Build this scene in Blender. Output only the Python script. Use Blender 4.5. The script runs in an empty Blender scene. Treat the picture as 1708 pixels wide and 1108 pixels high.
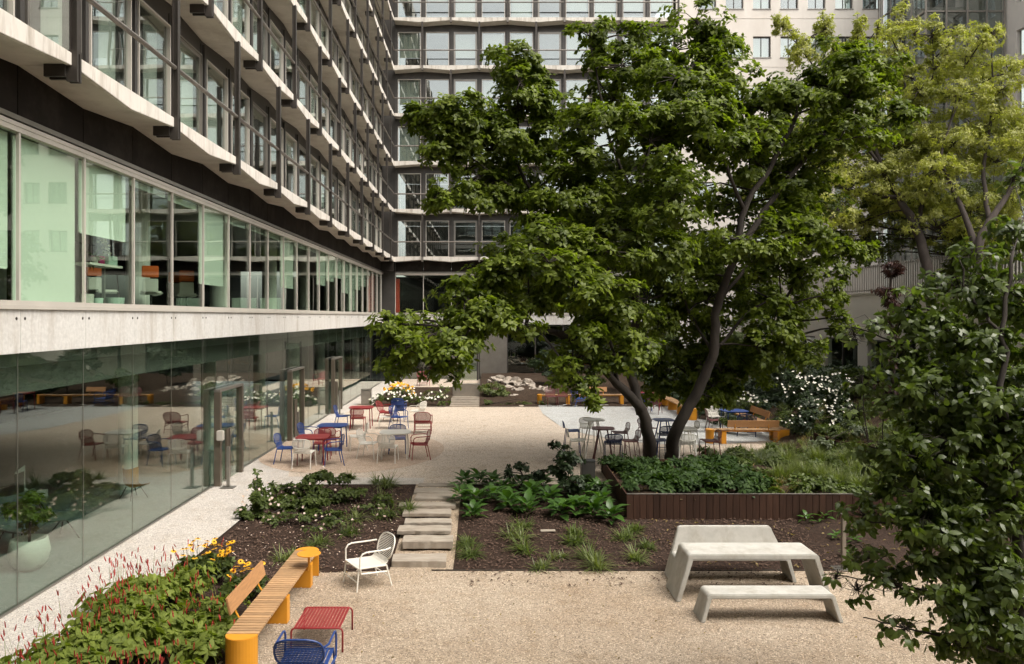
import bpy, bmesh, math, random
import numpy as np
from mathutils import Vector, Matrix, noise as mnoise
R = math.radians
random.seed(7)
rng = np.random.default_rng(7)
SC = bpy.context.scene
COL = SC.collection

# ------------------------------------------------------------------ camera, sky, sun, exposure
F = 1289.0; HC = 4.1; CX = 814.0; CY = 528.0
cam_d = bpy.data.cameras.new('camera'); cam = bpy.data.objects.new('camera', cam_d); COL.objects.link(cam)
cam.location = (0, 0, HC); cam.rotation_euler = (R(90), 0, 0)
cam_d.sensor_width = 36; cam_d.lens = 36 * F / 1708
cam_d.shift_x = (854 - CX) / 1708; cam_d.shift_y = -(554 - CY) / 1708
cam_d.clip_start = 0.05; cam_d.clip_end = 2000
SC.camera = cam

SUN_EL, SUN_AZ = 56, 122      # azimuth from +Y clockwise
wd = bpy.data.worlds.new('World'); SC.world = wd; wd.use_nodes = True
wn = wd.node_tree.nodes; wl = wd.node_tree.links
sky = wn.new('ShaderNodeTexSky'); sky.sky_type = 'NISHITA'; sky.sun_disc = False
sky.sun_elevation = R(SUN_EL); sky.sun_rotation = R(SUN_AZ); sky.dust_density = 4.0; sky.air_density = 1.0; sky.ozone_density = 1.0
hs = wn.new('ShaderNodeHueSaturation'); hs.inputs['Saturation'].default_value = 0.22
tn = wn.new('ShaderNodeMix'); tn.data_type = 'RGBA'; tn.blend_type = 'MULTIPLY'; tn.inputs[0].default_value = 1
tn.inputs[7].default_value = (1.0, 0.96, 0.90, 1)
wl.new(sky.outputs[0], hs.inputs['Color']); wl.new(hs.outputs[0], tn.inputs[6])
bg = wn['Background']; wl.new(tn.outputs[2], bg.inputs[0]); bg.inputs[1].default_value = 0.15
sd = bpy.data.lights.new('sun', 'SUN'); sd.energy = 0.9; sd.angle = R(34); sd.color = (1.0, 0.95, 0.87)
sun = bpy.data.objects.new('sun', sd); COL.objects.link(sun)
a, e = R(SUN_AZ), R(SUN_EL)
sv = Vector((math.sin(a) * math.cos(e), math.cos(a) * math.cos(e), math.sin(e)))
sun.rotation_euler = sv.to_track_quat('Z', 'Y').to_euler(); sun.location = (0, 0, 60)
vs = SC.view_settings; vs.view_transform = 'Standard'; vs.look = 'None'; vs.gamma = 1; vs.use_curve_mapping = False
vs.exposure = 1.38
cy = SC.cycles; cy.use_denoising = True; cy.max_bounces = 7; cy.diffuse_bounces = 3; cy.glossy_bounces = 3
cy.transmission_bounces = 4; cy.transparent_max_bounces = 16; cy.caustics_reflective = False; cy.caustics_refractive = False
cy.sample_clamp_indirect = 4

def W(x, y, Y):      # photo position at distance Y -> world
    return Vector(((x - CX) / F * Y, Y, HC - (y - CY) / F * Y))
def G(x, y, z=0.0):  # photo position on the plane z -> world
    return W(x, y, F * (HC - z) / (y - CY))

# ------------------------------------------------------------------ materials
def new_mat(name):
    m = bpy.data.materials.new(name); m.use_nodes = True
    nt = m.node_tree; return m, nt, nt.nodes['Principled BSDF'], nt.nodes['Material Output']
def mixc(nt, fac, a, b, mode='MIX'):
    n = nt.nodes.new('ShaderNodeMix'); n.data_type = 'RGBA'; n.blend_type = mode
    for s, v in ((0, fac), (6, a), (7, b)):
        if isinstance(v, (int, float)): n.inputs[s].default_value = v
        elif isinstance(v, tuple): n.inputs[s].default_value = (*v[:3], 1)
        else: nt.links.new(v, n.inputs[s])
    return n.outputs[2]
def texco(nt, scale=(1, 1, 1), world=False):
    if world:
        t = nt.nodes.new('ShaderNodeNewGeometry').outputs['Position']
    else:
        t = nt.nodes.new('ShaderNodeTexCoord').outputs['Object']
    mp = nt.nodes.new('ShaderNodeMapping'); mp.inputs['Scale'].default_value = scale
    nt.links.new(t, mp.inputs[0]); return mp.outputs[0]
def noise_n(nt, vec, scale, detail=4, rough=.6):
    n = nt.nodes.new('ShaderNodeTexNoise'); n.inputs['Scale'].default_value = scale
    n.inputs['Detail'].default_value = detail; n.inputs['Roughness'].default_value = rough
    nt.links.new(vec, n.inputs['Vector']); return n.outputs['Fac']
def ramp(nt, fac, a, b):
    n = nt.nodes.new('ShaderNodeMapRange'); n.inputs[1].default_value = a; n.inputs[2].default_value = b
    nt.links.new(fac, n.inputs[0]); return n.outputs[0]
def bump(nt, h, strength, dist, bs):
    b = nt.nodes.new('ShaderNodeBump'); b.inputs['Strength'].default_value = strength; b.inputs['Distance'].default_value = dist
    nt.links.new(h, b.inputs['Height']); nt.links.new(b.outputs[0], bs.inputs['Normal'])
def M(name, col, rough=.6, metal=0., var=.15, scale=3, stretch=(1, 1, 1), bmp=0., bscale=60, world=True, dirt=None, spec=.5, rnd=0.):
    m, nt, bs, out = new_mat(name)
    v = texco(nt, stretch, world)
    f = ramp(nt, noise_n(nt, v, scale, 6, .65), .3, .7)
    lo = tuple(c * (1 - var) for c in col); hi = tuple(min(1, c * (1 + var)) for c in col)
    c = mixc(nt, f, lo, hi)
    if dirt:
        g = ramp(nt, noise_n(nt, texco(nt, dirt[2], world), dirt[1], 5, .7), .48, .75)
        c = mixc(nt, g, c, dirt[0])
    if rnd:
        oi = nt.nodes.new('ShaderNodeObjectInfo')
        hsn = nt.nodes.new('ShaderNodeHueSaturation'); nt.links.new(c, hsn.inputs['Color'])
        mr = nt.nodes.new('ShaderNodeMapRange'); mr.inputs[3].default_value = 1 - rnd; mr.inputs[4].default_value = 1 + rnd
        nt.links.new(oi.outputs['Random'], mr.inputs[0]); nt.links.new(mr.outputs[0], hsn.inputs['Value']); c = hsn.outputs[0]
    nt.links.new(c, bs.inputs['Base Color'])
    bs.inputs['Roughness'].default_value = rough; bs.inputs['Metallic'].default_value = metal
    bs.inputs['Specular IOR Level'].default_value = spec
    if bmp: bump(nt, noise_n(nt, texco(nt, stretch, world), bscale, 3), bmp, .01, bs)
    return m
def gravel_mat(name, col, dark, scale=42, patch=.12, rel=.03):
    m, nt, bs, out = new_mat(name)
    v = texco(nt, (1, 1, 1), True)
    vo = nt.nodes.new('ShaderNodeTexVoronoi'); vo.inputs['Scale'].default_value = scale; nt.links.new(v, vo.inputs['Vector'])
    sp = nt.nodes.new('ShaderNodeSeparateColor'); nt.links.new(vo.outputs['Color'], sp.inputs[0])
    c = mixc(nt, ramp(nt, sp.outputs[0], -.35, .9), dark, col)
    c = mixc(nt, ramp(nt, sp.outputs[1], .86, .9), c, tuple(min(1, x * 1.35) for x in col))
    c = mixc(nt, ramp(nt, sp.outputs[2], .90, .93), c, tuple(x * .45 for x in col))
    f = ramp(nt, noise_n(nt, v, .45, 5, .6), .3, .7)
    c = mixc(nt, f, c, mixc(nt, 1.0, c, tuple(1 - patch * k for k in (1.6, 2.0, 2.4)), 'MULTIPLY'))
    f2 = ramp(nt, noise_n(nt, v, 2.6, 4, .7), .5, .72)
    c = mixc(nt, f2, c, mixc(nt, 1.0, c, (.86, .82, .77), 'MULTIPLY'))
    f3 = ramp(nt, noise_n(nt, v, 9, 5, .75), .56, .70)
    c = mixc(nt, f3, c, mixc(nt, 1.0, c, (.80, .76, .70), 'MULTIPLY'))
    nt.links.new(c, bs.inputs['Base Color']); bs.inputs['Roughness'].default_value = .9
    bs.inputs['Specular IOR Level'].default_value = .2
    b1 = nt.nodes.new('ShaderNodeBump'); b1.inputs['Strength'].default_value = .6; b1.inputs['Distance'].default_value = rel
    nt.links.new(noise_n(nt, v, 6, 4, .65), b1.inputs['Height'])
    b2 = nt.nodes.new('ShaderNodeBump'); b2.inputs['Strength'].default_value = .8; b2.inputs['Distance'].default_value = .012; b2.invert = True
    nt.links.new(vo.outputs['Distance'], b2.inputs['Height']); nt.links.new(b1.outputs[0], b2.inputs['Normal']); nt.links.new(b2.outputs[0], bs.inputs['Normal'])
    return m
def leaf_mat(name, dark, light, trans=.35, rough=.42, warm=None, spec=.5):
    m, nt, bs, out = new_mat(name)
    at = nt.nodes.new('ShaderNodeAttribute'); at.attribute_name = 'tint'
    oi = nt.nodes.new('ShaderNodeObjectInfo')
    s = nt.nodes.new('ShaderNodeMath'); s.operation = 'ADD'; s.use_clamp = True
    k = nt.nodes.new('ShaderNodeMath'); k.operation = 'MULTIPLY'; k.inputs[1].default_value = .12
    nt.links.new(oi.outputs['Random'], k.inputs[0]); nt.links.new(k.outputs[0], s.inputs[0]); nt.links.new(at.outputs['Fac'], s.inputs[1])
    c = mixc(nt, s.outputs[0], dark, light)
    if warm: c = mixc(nt, ramp(nt, at.outputs['Fac'], .93, .97), c, warm)
    nt.links.new(c, bs.inputs['Base Color']); bs.inputs['Roughness'].default_value = rough
    bs.inputs['Specular IOR Level'].default_value = spec
    t = nt.nodes.new('ShaderNodeBsdfTranslucent')
    nt.links.new(mixc(nt, 1.0, c, (1.5, 1.7, .5), 'MULTIPLY'), t.inputs[0])
    mx = nt.nodes.new('ShaderNodeMixShader'); mx.inputs[0].default_value = trans
    nt.links.new(bs.outputs[0], mx.inputs[1]); nt.links.new(t.outputs[0], mx.inputs[2]); nt.links.new(mx.outputs[0], out.inputs[0])
    return m
def glass_mat(name, tint, ior=1.5, refl=(.95, .97, .95), wav=0.0, rough=0.0, add=0.0):
    m, nt, bs, out = new_mat(name); nt.nodes.remove(bs)
    tr = nt.nodes.new('ShaderNodeBsdfTransparent'); tr.inputs[0].default_value = (*tint, 1)
    gl = nt.nodes.new('ShaderNodeBsdfGlossy'); gl.inputs[0].default_value = (*refl, 1); gl.inputs['Roughness'].default_value = rough
    lw = nt.nodes.new('ShaderNodeLayerWeight'); lw.inputs[0].default_value = .5
    pw = nt.nodes.new('ShaderNodeMath'); pw.operation = 'POWER'; pw.inputs[1].default_value = 4.0; nt.links.new(lw.outputs['Facing'], pw.inputs[0])
    f0 = ((ior - 1) / (ior + 1)) ** 2
    fr = nt.nodes.new('ShaderNodeMath'); fr.operation = 'MULTIPLY_ADD'; fr.inputs[1].default_value = 1 - f0; fr.inputs[2].default_value = f0
    nt.links.new(pw.outputs[0], fr.inputs[0])
    if wav:
        b = nt.nodes.new('ShaderNodeBump'); b.inputs['Strength'].default_value = wav; b.inputs['Distance'].default_value = .05
        nt.links.new(noise_n(nt, texco(nt, (1, 1, 1), True), .7, 1), b.inputs['Height']); nt.links.new(b.outputs[0], gl.inputs['Normal'])
    mx = nt.nodes.new('ShaderNodeMixShader')
    ad = nt.nodes.new('ShaderNodeMath'); ad.operation = 'ADD'; ad.inputs[1].default_value = add; ad.use_clamp = True
    nt.links.new(fr.outputs[0], ad.inputs[0])
    nt.links.new(ad.outputs[0], mx.inputs[0]); nt.links.new(tr.outputs[0], mx.inputs[1]); nt.links.new(gl.outputs[0], mx.inputs[2])
    nt.links.new(mx.outputs[0], out.inputs[0]); return m
def emis(name, col, s):
    m, nt, bs, out = new_mat(name); bs.inputs['Emission Color'].default_value = (*col, 1); bs.inputs['Emission Strength'].default_value = s
    return m

m_white = M('white concrete', (.66, .62, .56), .8, var=.10, scale=2.2, dirt=((.36, .31, .25), 5, (1, 1, .12)), bmp=.1)
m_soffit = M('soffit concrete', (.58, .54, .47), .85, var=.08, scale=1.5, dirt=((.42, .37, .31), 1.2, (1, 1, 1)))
m_conc = M('board concrete', (.60, .585, .555), .85, var=.13, scale=16, dirt=((.42, .38, .33), 3, (1, 1, .2)), bmp=.25, bscale=45)
m_darkwall = M('dark cladding', (.020, .016, .013), .8, spec=.15, var=.2, scale=1.2, dirt=((.055, .046, .038), .8, (1, 1, 1)))
m_steel = M('bronze steel', (.058, .050, .043), .45, .4, var=.2, scale=4, spec=.5)
m_rail = M('weathered rail', (.19, .17, .15), .5, .5, var=.25, scale=5)
m_mull = M('grey mullion metal', (.082, .076, .070), .45, .5, var=.15, scale=2)
m_alu = M('white aluminium', (.60, .56, .50), .42, .25, var=.06, scale=2)
m_alug = M('grey aluminium', (.30, .28, .25), .35, .7, var=.1, scale=2)
m_portal = M('bronze aluminium', (.20, .17, .135), .38, .75, var=.08, scale=2)
m_beige = M('beige render', (.72, .67, .61), .9, var=.05, scale=.6, dirt=((.62, .56, .50), .35, (1, 1, .3)))
m_blind = M('roller blind fabric', (.70, .74, .66), .9, var=.03, scale=.7)
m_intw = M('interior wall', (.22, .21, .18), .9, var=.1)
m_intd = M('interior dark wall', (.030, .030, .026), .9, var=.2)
m_intf = M('interior floor', (.17, .20, .195), .35, var=.12, scale=.8)
m_carpet = M('office carpet', (.05, .05, .045), .9, var=.1)
m_ceil = M('interior ceiling', (.38, .38, .35), .9, var=.05)
m_col = M('plaster column', (.70, .69, .62), .8, var=.03)
m_curt = M('pale curtain', (.62, .64, .58), .9, var=.1, scale=9, stretch=(1, 1, .05))
m_redp = M('red panel', (.55, .06, .035), .6, var=.1)
g_low = glass_mat('shopfront glass', (.81, .895, .85), 1.62, (.97, .96, .92), wav=.02, add=.055)
g_1f = glass_mat('green tinted glass', (.885, .955, .90), 1.45, wav=.04)
g_up = glass_mat('window glass', (.88, .93, .90), 1.7, (.95, .97, .96), wav=.06, add=.05)
g_back = glass_mat('sky reflecting glass', (.86, .90, .88), 1.9, (.92, .96, .96), wav=.03, add=.12)
g_tower = glass_mat('stair tower glass', (.78, .82, .81), 1.5, (.8, .84, .84), add=.1)
m_gravel = gravel_mat('beige gravel', (.455, .375, .29), (.22, .175, .125), 58)
m_gravel_up = gravel_mat('pale beige gravel', (.58, .50, .415), (.45, .38, .31), 48, .06)
m_pink = gravel_mat('salmon gravel', (.53, .42, .33), (.41, .32, .245), 48, .08)
m_bluegr = gravel_mat('blue white gravel', (.50, .51, .50), (.38, .39, .39), 48, .05)
m_path = gravel_mat('white gravel', (.60, .56, .51), (.43, .40, .37), 75, .05)
m_mulch = gravel_mat('bark mulch', (.050, .031, .023), (.015, .010, .007), 40, .2, .012)
m_soil = gravel_mat('planting soil', (.065, .044, .030), (.022, .015, .010), 34, .2, .015)
m_chip = M('bark chips', (.085, .050, .034), .9, var=.5, scale=20)
m_peb = M('pebbles', (.66, .55, .43), .9, var=.3, scale=30)
m_slab = M('sandstone slab', (.30, .255, .205), .85, var=.2, scale=3, stretch=(1, 3, 1), dirt=((.40, .36, .30), 4, (.6, 2, 1)), bmp=.4, bscale=30)
m_slabside = M('rough stone side', (.10, .08, .06), .95, var=.4, scale=9, bmp=.6, bscale=30)
m_plank = M('stained plank', (.048, .023, .014), .8, var=.3, scale=2.5, stretch=(6, 6, .6), rnd=.22, spec=.25)
m_teak = M('oiled slat wood', (.40, .245, .125), .6, var=.25, scale=5, stretch=(2, 14, 6), rnd=.22)
m_teakb = M('bench backrest wood', (.42, .22, .095), .5, var=.22, scale=5, stretch=(9, 1.2, 9))
m_yel = M('yellow powder coat', (.66, .285, .025), .42, var=.05, scale=2, spec=.4)
m_red = M('red powder coat', (.25, .020, .022), .42, var=.06, scale=2)
m_blue = M('blue powder coat', (.016, .052, .21), .42, var=.06, scale=2)
m_dblue = M('navy powder coat', (.014, .022, .075), .42, var=.06, scale=2)
m_bred = M('dark red powder coat', (.11, .024, .024), .42, var=.06, scale=2)
m_wht = M('off white powder coat', (.74, .71, .64), .42, var=.03, scale=2)
m_cast = M('cast pale concrete', (.47, .455, .415), .8, var=.12, scale=5, dirt=((.34, .31, .26), 3.5, (1, 1, .6)), bmp=.2, bscale=110)
m_bark = M('magnolia bark', (.036, .028, .022), .9, var=.35, scale=6, stretch=(1, 1, .3), bmp=.7, bscale=18)
m_bark2 = M('dark bark', (.045, .034, .028), .9, var=.35, scale=6, stretch=(1, 1, .3), bmp=.7, bscale=18)
m_rock = M('limestone rock', (.36, .31, .26), .9, var=.35, scale=3, bmp=.8, bscale=7)
m_bin = M('stainless bin', (.34, .32, .29), .35, .8, var=.1)
m_black = M('black plastic', (.02, .02, .02), .5)
m_pot = M('stoneware pot', (.58, .56, .50), .7, var=.06)
m_potg = M('pale green pot', (.42, .55, .46), .6, var=.05)
m_orange = M('orange mesh', (.75, .14, .02), .6, var=.05)
m_chrome = M('polished metal', (.6, .6, .58), .2, .9)
m_bulb = emis('warm lamp bulb', (1.0, .62, .25), 14)
m_orl = emis('orange lamp strip', (1.0, .28, .06), 1.6)
l_mag = leaf_mat('magnolia leaf', (.024, .046, .007), (.225, .275, .034), .43, .45, spec=.32)
l_mag2 = leaf_mat('ground cover leaf', (.020, .046, .014), (.070, .115, .030), .28, .55, spec=.2)  # darker green of the planter ground cover, its own leaf colour
l_loc = leaf_mat('locust leaf', (.14, .165, .032), (.54, .52, .15), .40, .5, warm=(.55, .36, .10))
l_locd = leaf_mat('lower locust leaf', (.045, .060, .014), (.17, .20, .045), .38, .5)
l_near = leaf_mat('dogwood leaf', (.020, .038, .008), (.15, .20, .042), .38, .36, spec=.5)
l_hosta = leaf_mat('hosta leaf', (.024, .060, .012), (.070, .145, .026), .30, .4)
l_shrub = leaf_mat('shrub leaf', (.034, .054, .014), (.14, .18, .048), .34, .5, spec=.3)
l_dshrub = leaf_mat('dark shrub leaf', (.012, .024, .010), (.045, .075, .025), .25, .5)
l_persi = leaf_mat('persicaria leaf', (.065, .095, .018), (.26, .31, .060), .38, .6, spec=.25)
l_grass = leaf_mat('grass blade', (.055, .080, .022), (.21, .24, .085), .35, .5)
l_dry = leaf_mat('dry perennial leaf', (.09, .065, .025), (.27, .19, .07), .3, .7)
l_red = leaf_mat('copper leaf', (.03, .012, .010), (.085, .03, .022), .25, .5)
l_grey = leaf_mat('silver green leaf', (.07, .09, .055), (.20, .23, .15), .3, .6)
f_yel = leaf_mat('yellow petals', (.75, .36, .01), (.90, .52, .02), .2, .6)
f_white = leaf_mat('white petals', (.70, .66, .60), (.88, .85, .80), .2, .6)
f_red = leaf_mat('red flower spike', (.34, .022, .025), (.52, .07, .05), .15, .7)
f_pink = leaf_mat('pale petals', (.55, .38, .33), (.75, .62, .55), .2, .7)

# ------------------------------------------------------------------ mesh helpers
class MB:
    def __init__(s): s.v = []; s.f = []
    def add(s, vs, fs, T=None):
        n = len(s.v)
        s.v += [tuple(T @ Vector(v)) for v in vs] if T is not None else [tuple(v) for v in vs]
        s.f += [tuple(i + n for i in f) for f in fs]; return s
    def box(s, x0, x1, y0, y1, z0, z1, T=None):
        vs = [(x, y, z) for x in (x0, x1) for y in (y0, y1) for z in (z0, z1)]
        return s.add(vs, [(0, 1, 3, 2), (4, 6, 7, 5), (0, 4, 5, 1), (2, 3, 7, 6), (0, 2, 6, 4), (1, 5, 7, 3)], T)
    def prism(s, pts, fn0, fn1):   # outline pts (a,b) -> fn0 / fn1 give the two end rings
        n = len(pts); vs = [fn0(*p) for p in pts] + [fn1(*p) for p in pts]
        return s.add(vs, [tuple(range(n))[::-1], tuple(range(n, 2 * n))] + [(i, (i + 1) % n, n + (i + 1) % n, n + i) for i in range(n)])
    def tube(s, path, r, n=6, closed=False, cap=True, flat=1.0):
        P = [Vector(p) for p in path]; m = len(P)
        rr = r if isinstance(r, (list, tuple)) else [r] * m
        vs = []; up = None
        for i, p in enumerate(P):
            if closed: t = (P[(i + 1) % m] - P[i - 1])
            else: t = P[min(i + 1, m - 1)] - P[max(i - 1, 0)]
            if t.length < 1e-9: t = Vector((0, 0, 1))
            t.normalize()
            if up is None:
                up = Vector((0, 0, 1)) if abs(t.z) < .9 else Vector((1, 0, 0))
            a = t.cross(up); a = a.normalized() if a.length > 1e-6 else t.orthogonal().normalized()
            b = a.cross(t).normalized(); up = b
            for k in range(n):
                w = 2 * math.pi * k / n; vs.append(p + (a * math.cos(w) + b * math.sin(w) * flat) * rr[i])
        fs = []
        for i in range(m if closed else m - 1):
            j = (i + 1) % m
            for k in range(n): fs.append((i * n + k, i * n + (k + 1) % n, j * n + (k + 1) % n, j * n + k))
        if not closed and cap: fs += [tuple(range(n))[::-1], tuple((m - 1) * n + k for k in range(n))]
        return s.add(vs, fs)
    def lathe(s, prof, c=(0, 0, 0), n=16):
        vs = []; m = len(prof)
        for r, z in prof:
            for k in range(n):
                w = 2 * math.pi * k / n; vs.append((c[0] + r * math.cos(w), c[1] + r * math.sin(w), c[2] + z))
        fs = [(i * n + k, i * n + (k + 1) % n, (i + 1) * n + (k + 1) % n, (i + 1) * n + k) for i in range(m - 1) for k in range(n)]
        fs += [tuple(range(n))[::-1], tuple((m - 1) * n + k for k in range(n))]
        return s.add(vs, fs)
    def mesh(s, name, mat, smooth=False, bevel=0, closed=True):
        me = bpy.data.meshes.new(name); me.from_pydata(s.v, [], s.f)
        if bevel:
            bm = bmesh.new(); bm.from_mesh(me)
            bmesh.ops.recalc_face_normals(bm, faces=bm.faces)
            es = [e for e in bm.edges if len(e.link_faces) == 2 and e.calc_face_angle(0) > .6]
            bmesh.ops.bevel(bm, geom=es, offset=bevel, segments=2, affect='EDGES', clamp_overlap=True)
            bm.to_mesh(me); bm.free()
        elif closed and len(s.v) < 3000:
            bm = bmesh.new(); bm.from_mesh(me); bmesh.ops.recalc_face_normals(bm, faces=bm.faces); bm.to_mesh(me); bm.free()
        me.materials.append(mat)
        if smooth: me.shade_smooth()
        return me
    def obj(s, name, mat, parent=None, smooth=False, bevel=0, kind=None):
        return link(s.mesh(name, mat, smooth, bevel), name, parent, kind=kind)
def link(me, name, parent=None, loc=None, rz=None, kind=None):
    o = bpy.data.objects.new(name, me); COL.objects.link(o)
    if parent is not None: o.parent = parent
    if loc is not None: o.location = loc
    if rz is not None: o.rotation_euler = (0, 0, rz)
    if kind: o['kind'] = kind
    return o
def tag(o, label, cat, group=None, kind=None):
    o['label'] = label; o['category'] = cat
    if group: o['group'] = group
    if kind: o['kind'] = kind
    return o
def thing(name, label, cat, loc=(0, 0, 0), rz=0, group=None):
    o = bpy.data.objects.new(name, None); COL.objects.link(o); o.empty_display_size = .2
    o.location = loc; o.rotation_euler = (0, 0, rz); return tag(o, label, cat, group)
def struct(o, label=None):
    o['kind'] = 'structure'; return o

# ------------------------------------------------------------------ ground height and sheets
def sm(t): t = max(0., min(1., t)); return t * t * (3 - 2 * t)
def bedh(x, y):
    z = -.4 + .4 * sm((y - 13.4) / 5.3) * .98
    if y < 13.68: z = -.4
    z = max(z, -.02 - .40 * sm((x + 5.0) / 1.5)) if x < -1.6 else z
    return z
def hillh(x, y):
    w = min(1, max(0, (y - 16.3) / 4.5))
    base = 1.5 * sm((x - 7.5) / 8.5)
    if y < 20.3: base = .22 + (base) * w * .8
    return base + .05 * math.sin(x * 2.1 + y) * sm((x - 8) / 2)
def grid(name, x0, x1, y0, y1, nx, ny, hf, mat, rough=.0, kind='structure', parent=None):
    vs = []; fs = []
    for j in range(ny + 1):
        y = y0 + (y1 - y0) * j / ny
        a_ = x0(y) if callable(x0) else x0; b_ = x1(y) if callable(x1) else x1
        for i in range(nx + 1):
            x = a_ + (b_ - a_) * i / nx
            edge = i in (0, nx) or j in (0, ny)
            z = hf(x, y) if callable(hf) else hf
            if rough and not edge: z += rough * mnoise.noise(Vector((x * 2.3, y * 2.3, 3))) + rough * .5 * mnoise.noise(Vector((x * 9, y * 9, 1)))
            vs.append((x, y, z))
    for j in range(ny):
        for i in range(nx):
            k = j * (nx + 1) + i; fs.append((k, k + 1, k + nx + 2, k + nx + 1))
    o = MB().add(vs, fs).obj(name, mat, parent, smooth=True)
    if kind: o['kind'] = kind
    return o
struct(MB().add([(-400, -400, -.75), (400, -400, -.75), (400, 600, -.75), (-400, 600, -.75)], [(0, 1, 2, 3)]).obj('ground', m_soil))
grid('lower_gravel', -3.5, 17, 0, 13.68, 40, 30, -.4, m_gravel, .012)
grid('upper_gravel', -6.63, 12, 18.87, 36.5, 30, 30, 0, m_gravel_up, 0)
MB().add([(-6.63, 18.865, .004), (-1.6, 18.865, .004), (-1.6, 19.6, .004), (-5.1, 19.75, .004), (-5.4, 21, .004), (-6.0, 26, .004), (-6.05, 36.5, .004), (-6.63, 36.5, .004)], [tuple(range(8))]).obj('gravel_strip', m_path, kind='structure')
grid('path', -6.63, -5.0, 0, 18.87, 4, 20, 0, m_path, 0)
pts = [(max(-6.6, -4.1 + 2.75 * math.cos(t)), 23.7 + 3.6 * math.sin(t)) for t in [R(d) for d in range(0, 360, 5)]]
MB().add([(x, y, .008) for x, y in pts], [tuple(range(len(pts)))]).obj('salmon_gravel_disc', m_pink, kind='structure')
pts = [G(x, y) for x, y in ((897, 675), (905, 690), (935, 712), (975, 724), (1010, 731), (1060, 738), (1110, 742), (1200, 742), (1290, 735))]
pts = [(p.x, p.y) for p in pts] + [(10.4, 26), (9.5, 31.5), (8.4, 36.4)]
MB().add([(x, y, .012) for x, y in pts], [tuple(range(len(pts)))]).obj('blue_white_gravel', m_bluegr, kind='structure')
# planting beds
grid('planting_bed', -5.0, lambda y: -1.75 if y > 13.62 else -3.36, 2, 18.87, 26, 120, lambda x, y: bedh(x, y) + (.0 if x > -3.4 or y > 13.5 else 0), m_mulch, .05)
grid('planting_bed', -.62, 3.0, 13.68, 18.87, 30, 44, bedh, m_mulch, .05)
grid('planting_bed', 3.0, 17.0, 13.68, 16.3, 60, 24, bedh, m_mulch, .05)
grid('garden_hill', 3.0, 17.0, 16.3, 20.35, 60, 26, hillh, m_soil, .05)
grid('garden_hill', lambda y: 6.7 + 3.2 * sm((y - 20.3) / 6) - 1.6 * sm((y - 29) / 2), 17.0, 20.35, 49, 50, 80, hillh, m_soil, .07)
grid('rear_bed', -5.3, -1.75, 35, 43, 20, 20, lambda x, y: .02 + .15 * sm((y - 35) / 3), m_soil, .05)
grid('rear_bed', -.4, 8.4, 35, 48.8, 40, 40, lambda x, y: .02 + .5 * sm((y - 35.4) / 6), m_soil, .08)
grid('rear_path', -6.63, -5.3, 36.5, 48.85, 4, 6, 0.0, m_path)
grid('rear_terrace', -5.3, -.4, 43, 48.85, 6, 6, .14, m_gravel_up)
grid('rear_ramp', -1.75, -.4, 36.5, 43, 4, 8, lambda x, y: .02 + .12 * sm((y - 36.5) / 5), m_gravel_up)
grid('stair_gravel', -1.75, -.62, 13.60, 18.87, 10, 50, lambda x, y: -.4 + .4 * max(0, min(1, (y - 13.95) / 4.7)), m_gravel, .015)
# corten-dark steel edging along the beds
tag(MB().box(-1.0, 9, 13.66, 13.675, -.5, -.375).obj('steel_edging', m_steel), 'thin dark steel edging between beige gravel and centre mulch bed', 'edging')

def blob_mesh(mb, c, r, sub=1, jit=.25, sq=(1, 1, 1), seed=0):
    t = (1 + 5 ** .5) / 2
    v = [(-1, t, 0), (1, t, 0), (-1, -t, 0), (1, -t, 0), (0, -1, t), (0, 1, t), (0, -1, -t), (0, 1, -t), (t, 0, -1), (t, 0, 1), (-t, 0, -1), (-t, 0, 1)]
    v = [Vector(p).normalized() for p in v]
    f = [(0, 11, 5), (0, 5, 1), (0, 1, 7), (0, 7, 10), (0, 10, 11), (1, 5, 9), (5, 11, 4), (11, 10, 2), (10, 7, 6), (7, 1, 8), (3, 9, 4), (3, 4, 2), (3, 2, 6), (3, 6, 8), (3, 8, 9), (4, 9, 5), (2, 4, 11), (6, 2, 10), (8, 6, 7), (9, 8, 1)]
    for _ in range(sub):
        cache = {}; nf = []
        def mid(a, b):
            k = (min(a, b), max(a, b))
            if k not in cache: v.append(((v[a] + v[b]) / 2).normalized()); cache[k] = len(v) - 1
            return cache[k]
        for a, b, c_ in f:
            x, y, z = mid(a, b), mid(b, c_), mid(c_, a); nf += [(a, x, z), (b, y, x), (c_, z, y), (x, y, z)]
        f = nf
    out = []
    for p in v:
        k = 1 + jit * mnoise.noise(p * 1.6 + Vector((seed * 3.1, seed, 0))) * 2 + jit * .5 * mnoise.noise(p * 4 + Vector((seed, 7, 0)))
        out.append((c[0] + p.x * r * k * sq[0], c[1] + p.y * r * k * sq[1], c[2] + p.z * r * k * sq[2]))
    mb.add(out, f)
# loose chips and pebbles
mb = MB()
for _ in range(9000):
    if random.random() < .5: x, y = random.uniform(-.55, 6.5), random.uniform(13.72, 16.9)
    else:
        y = random.uniform(12.5, 18.7); x = random.uniform(-4.9, -1.8 if y > 13.7 else -3.45)
    if random.random() < .03: x, y = random.uniform(-.5, 6.5), 13.66 - random.random() ** 2 * .8
    z = bedh(x, y) + .022; L = random.uniform(.015, .045); w_ = L * random.uniform(.3, .6); an = random.uniform(0, 6.3); ti = random.uniform(-.5, .5)
    c, s_ = math.cos(an), math.sin(an)
    mb.add([(x - c * L, y - s_ * L, z - ti * L), (x + s_ * w_, y - c * w_, z), (x + c * L, y + s_ * L, z + ti * L), (x - s_ * w_, y + c * w_, z + .006), (x, y, z + .014)], [(0, 1, 4), (1, 2, 4), (2, 3, 4), (3, 0, 4)])
o = mb.obj('bark_chips', m_chip, kind='stuff'); tag(o, 'loose dark bark chips scattered over the mulch beds', 'bark chips')
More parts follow.
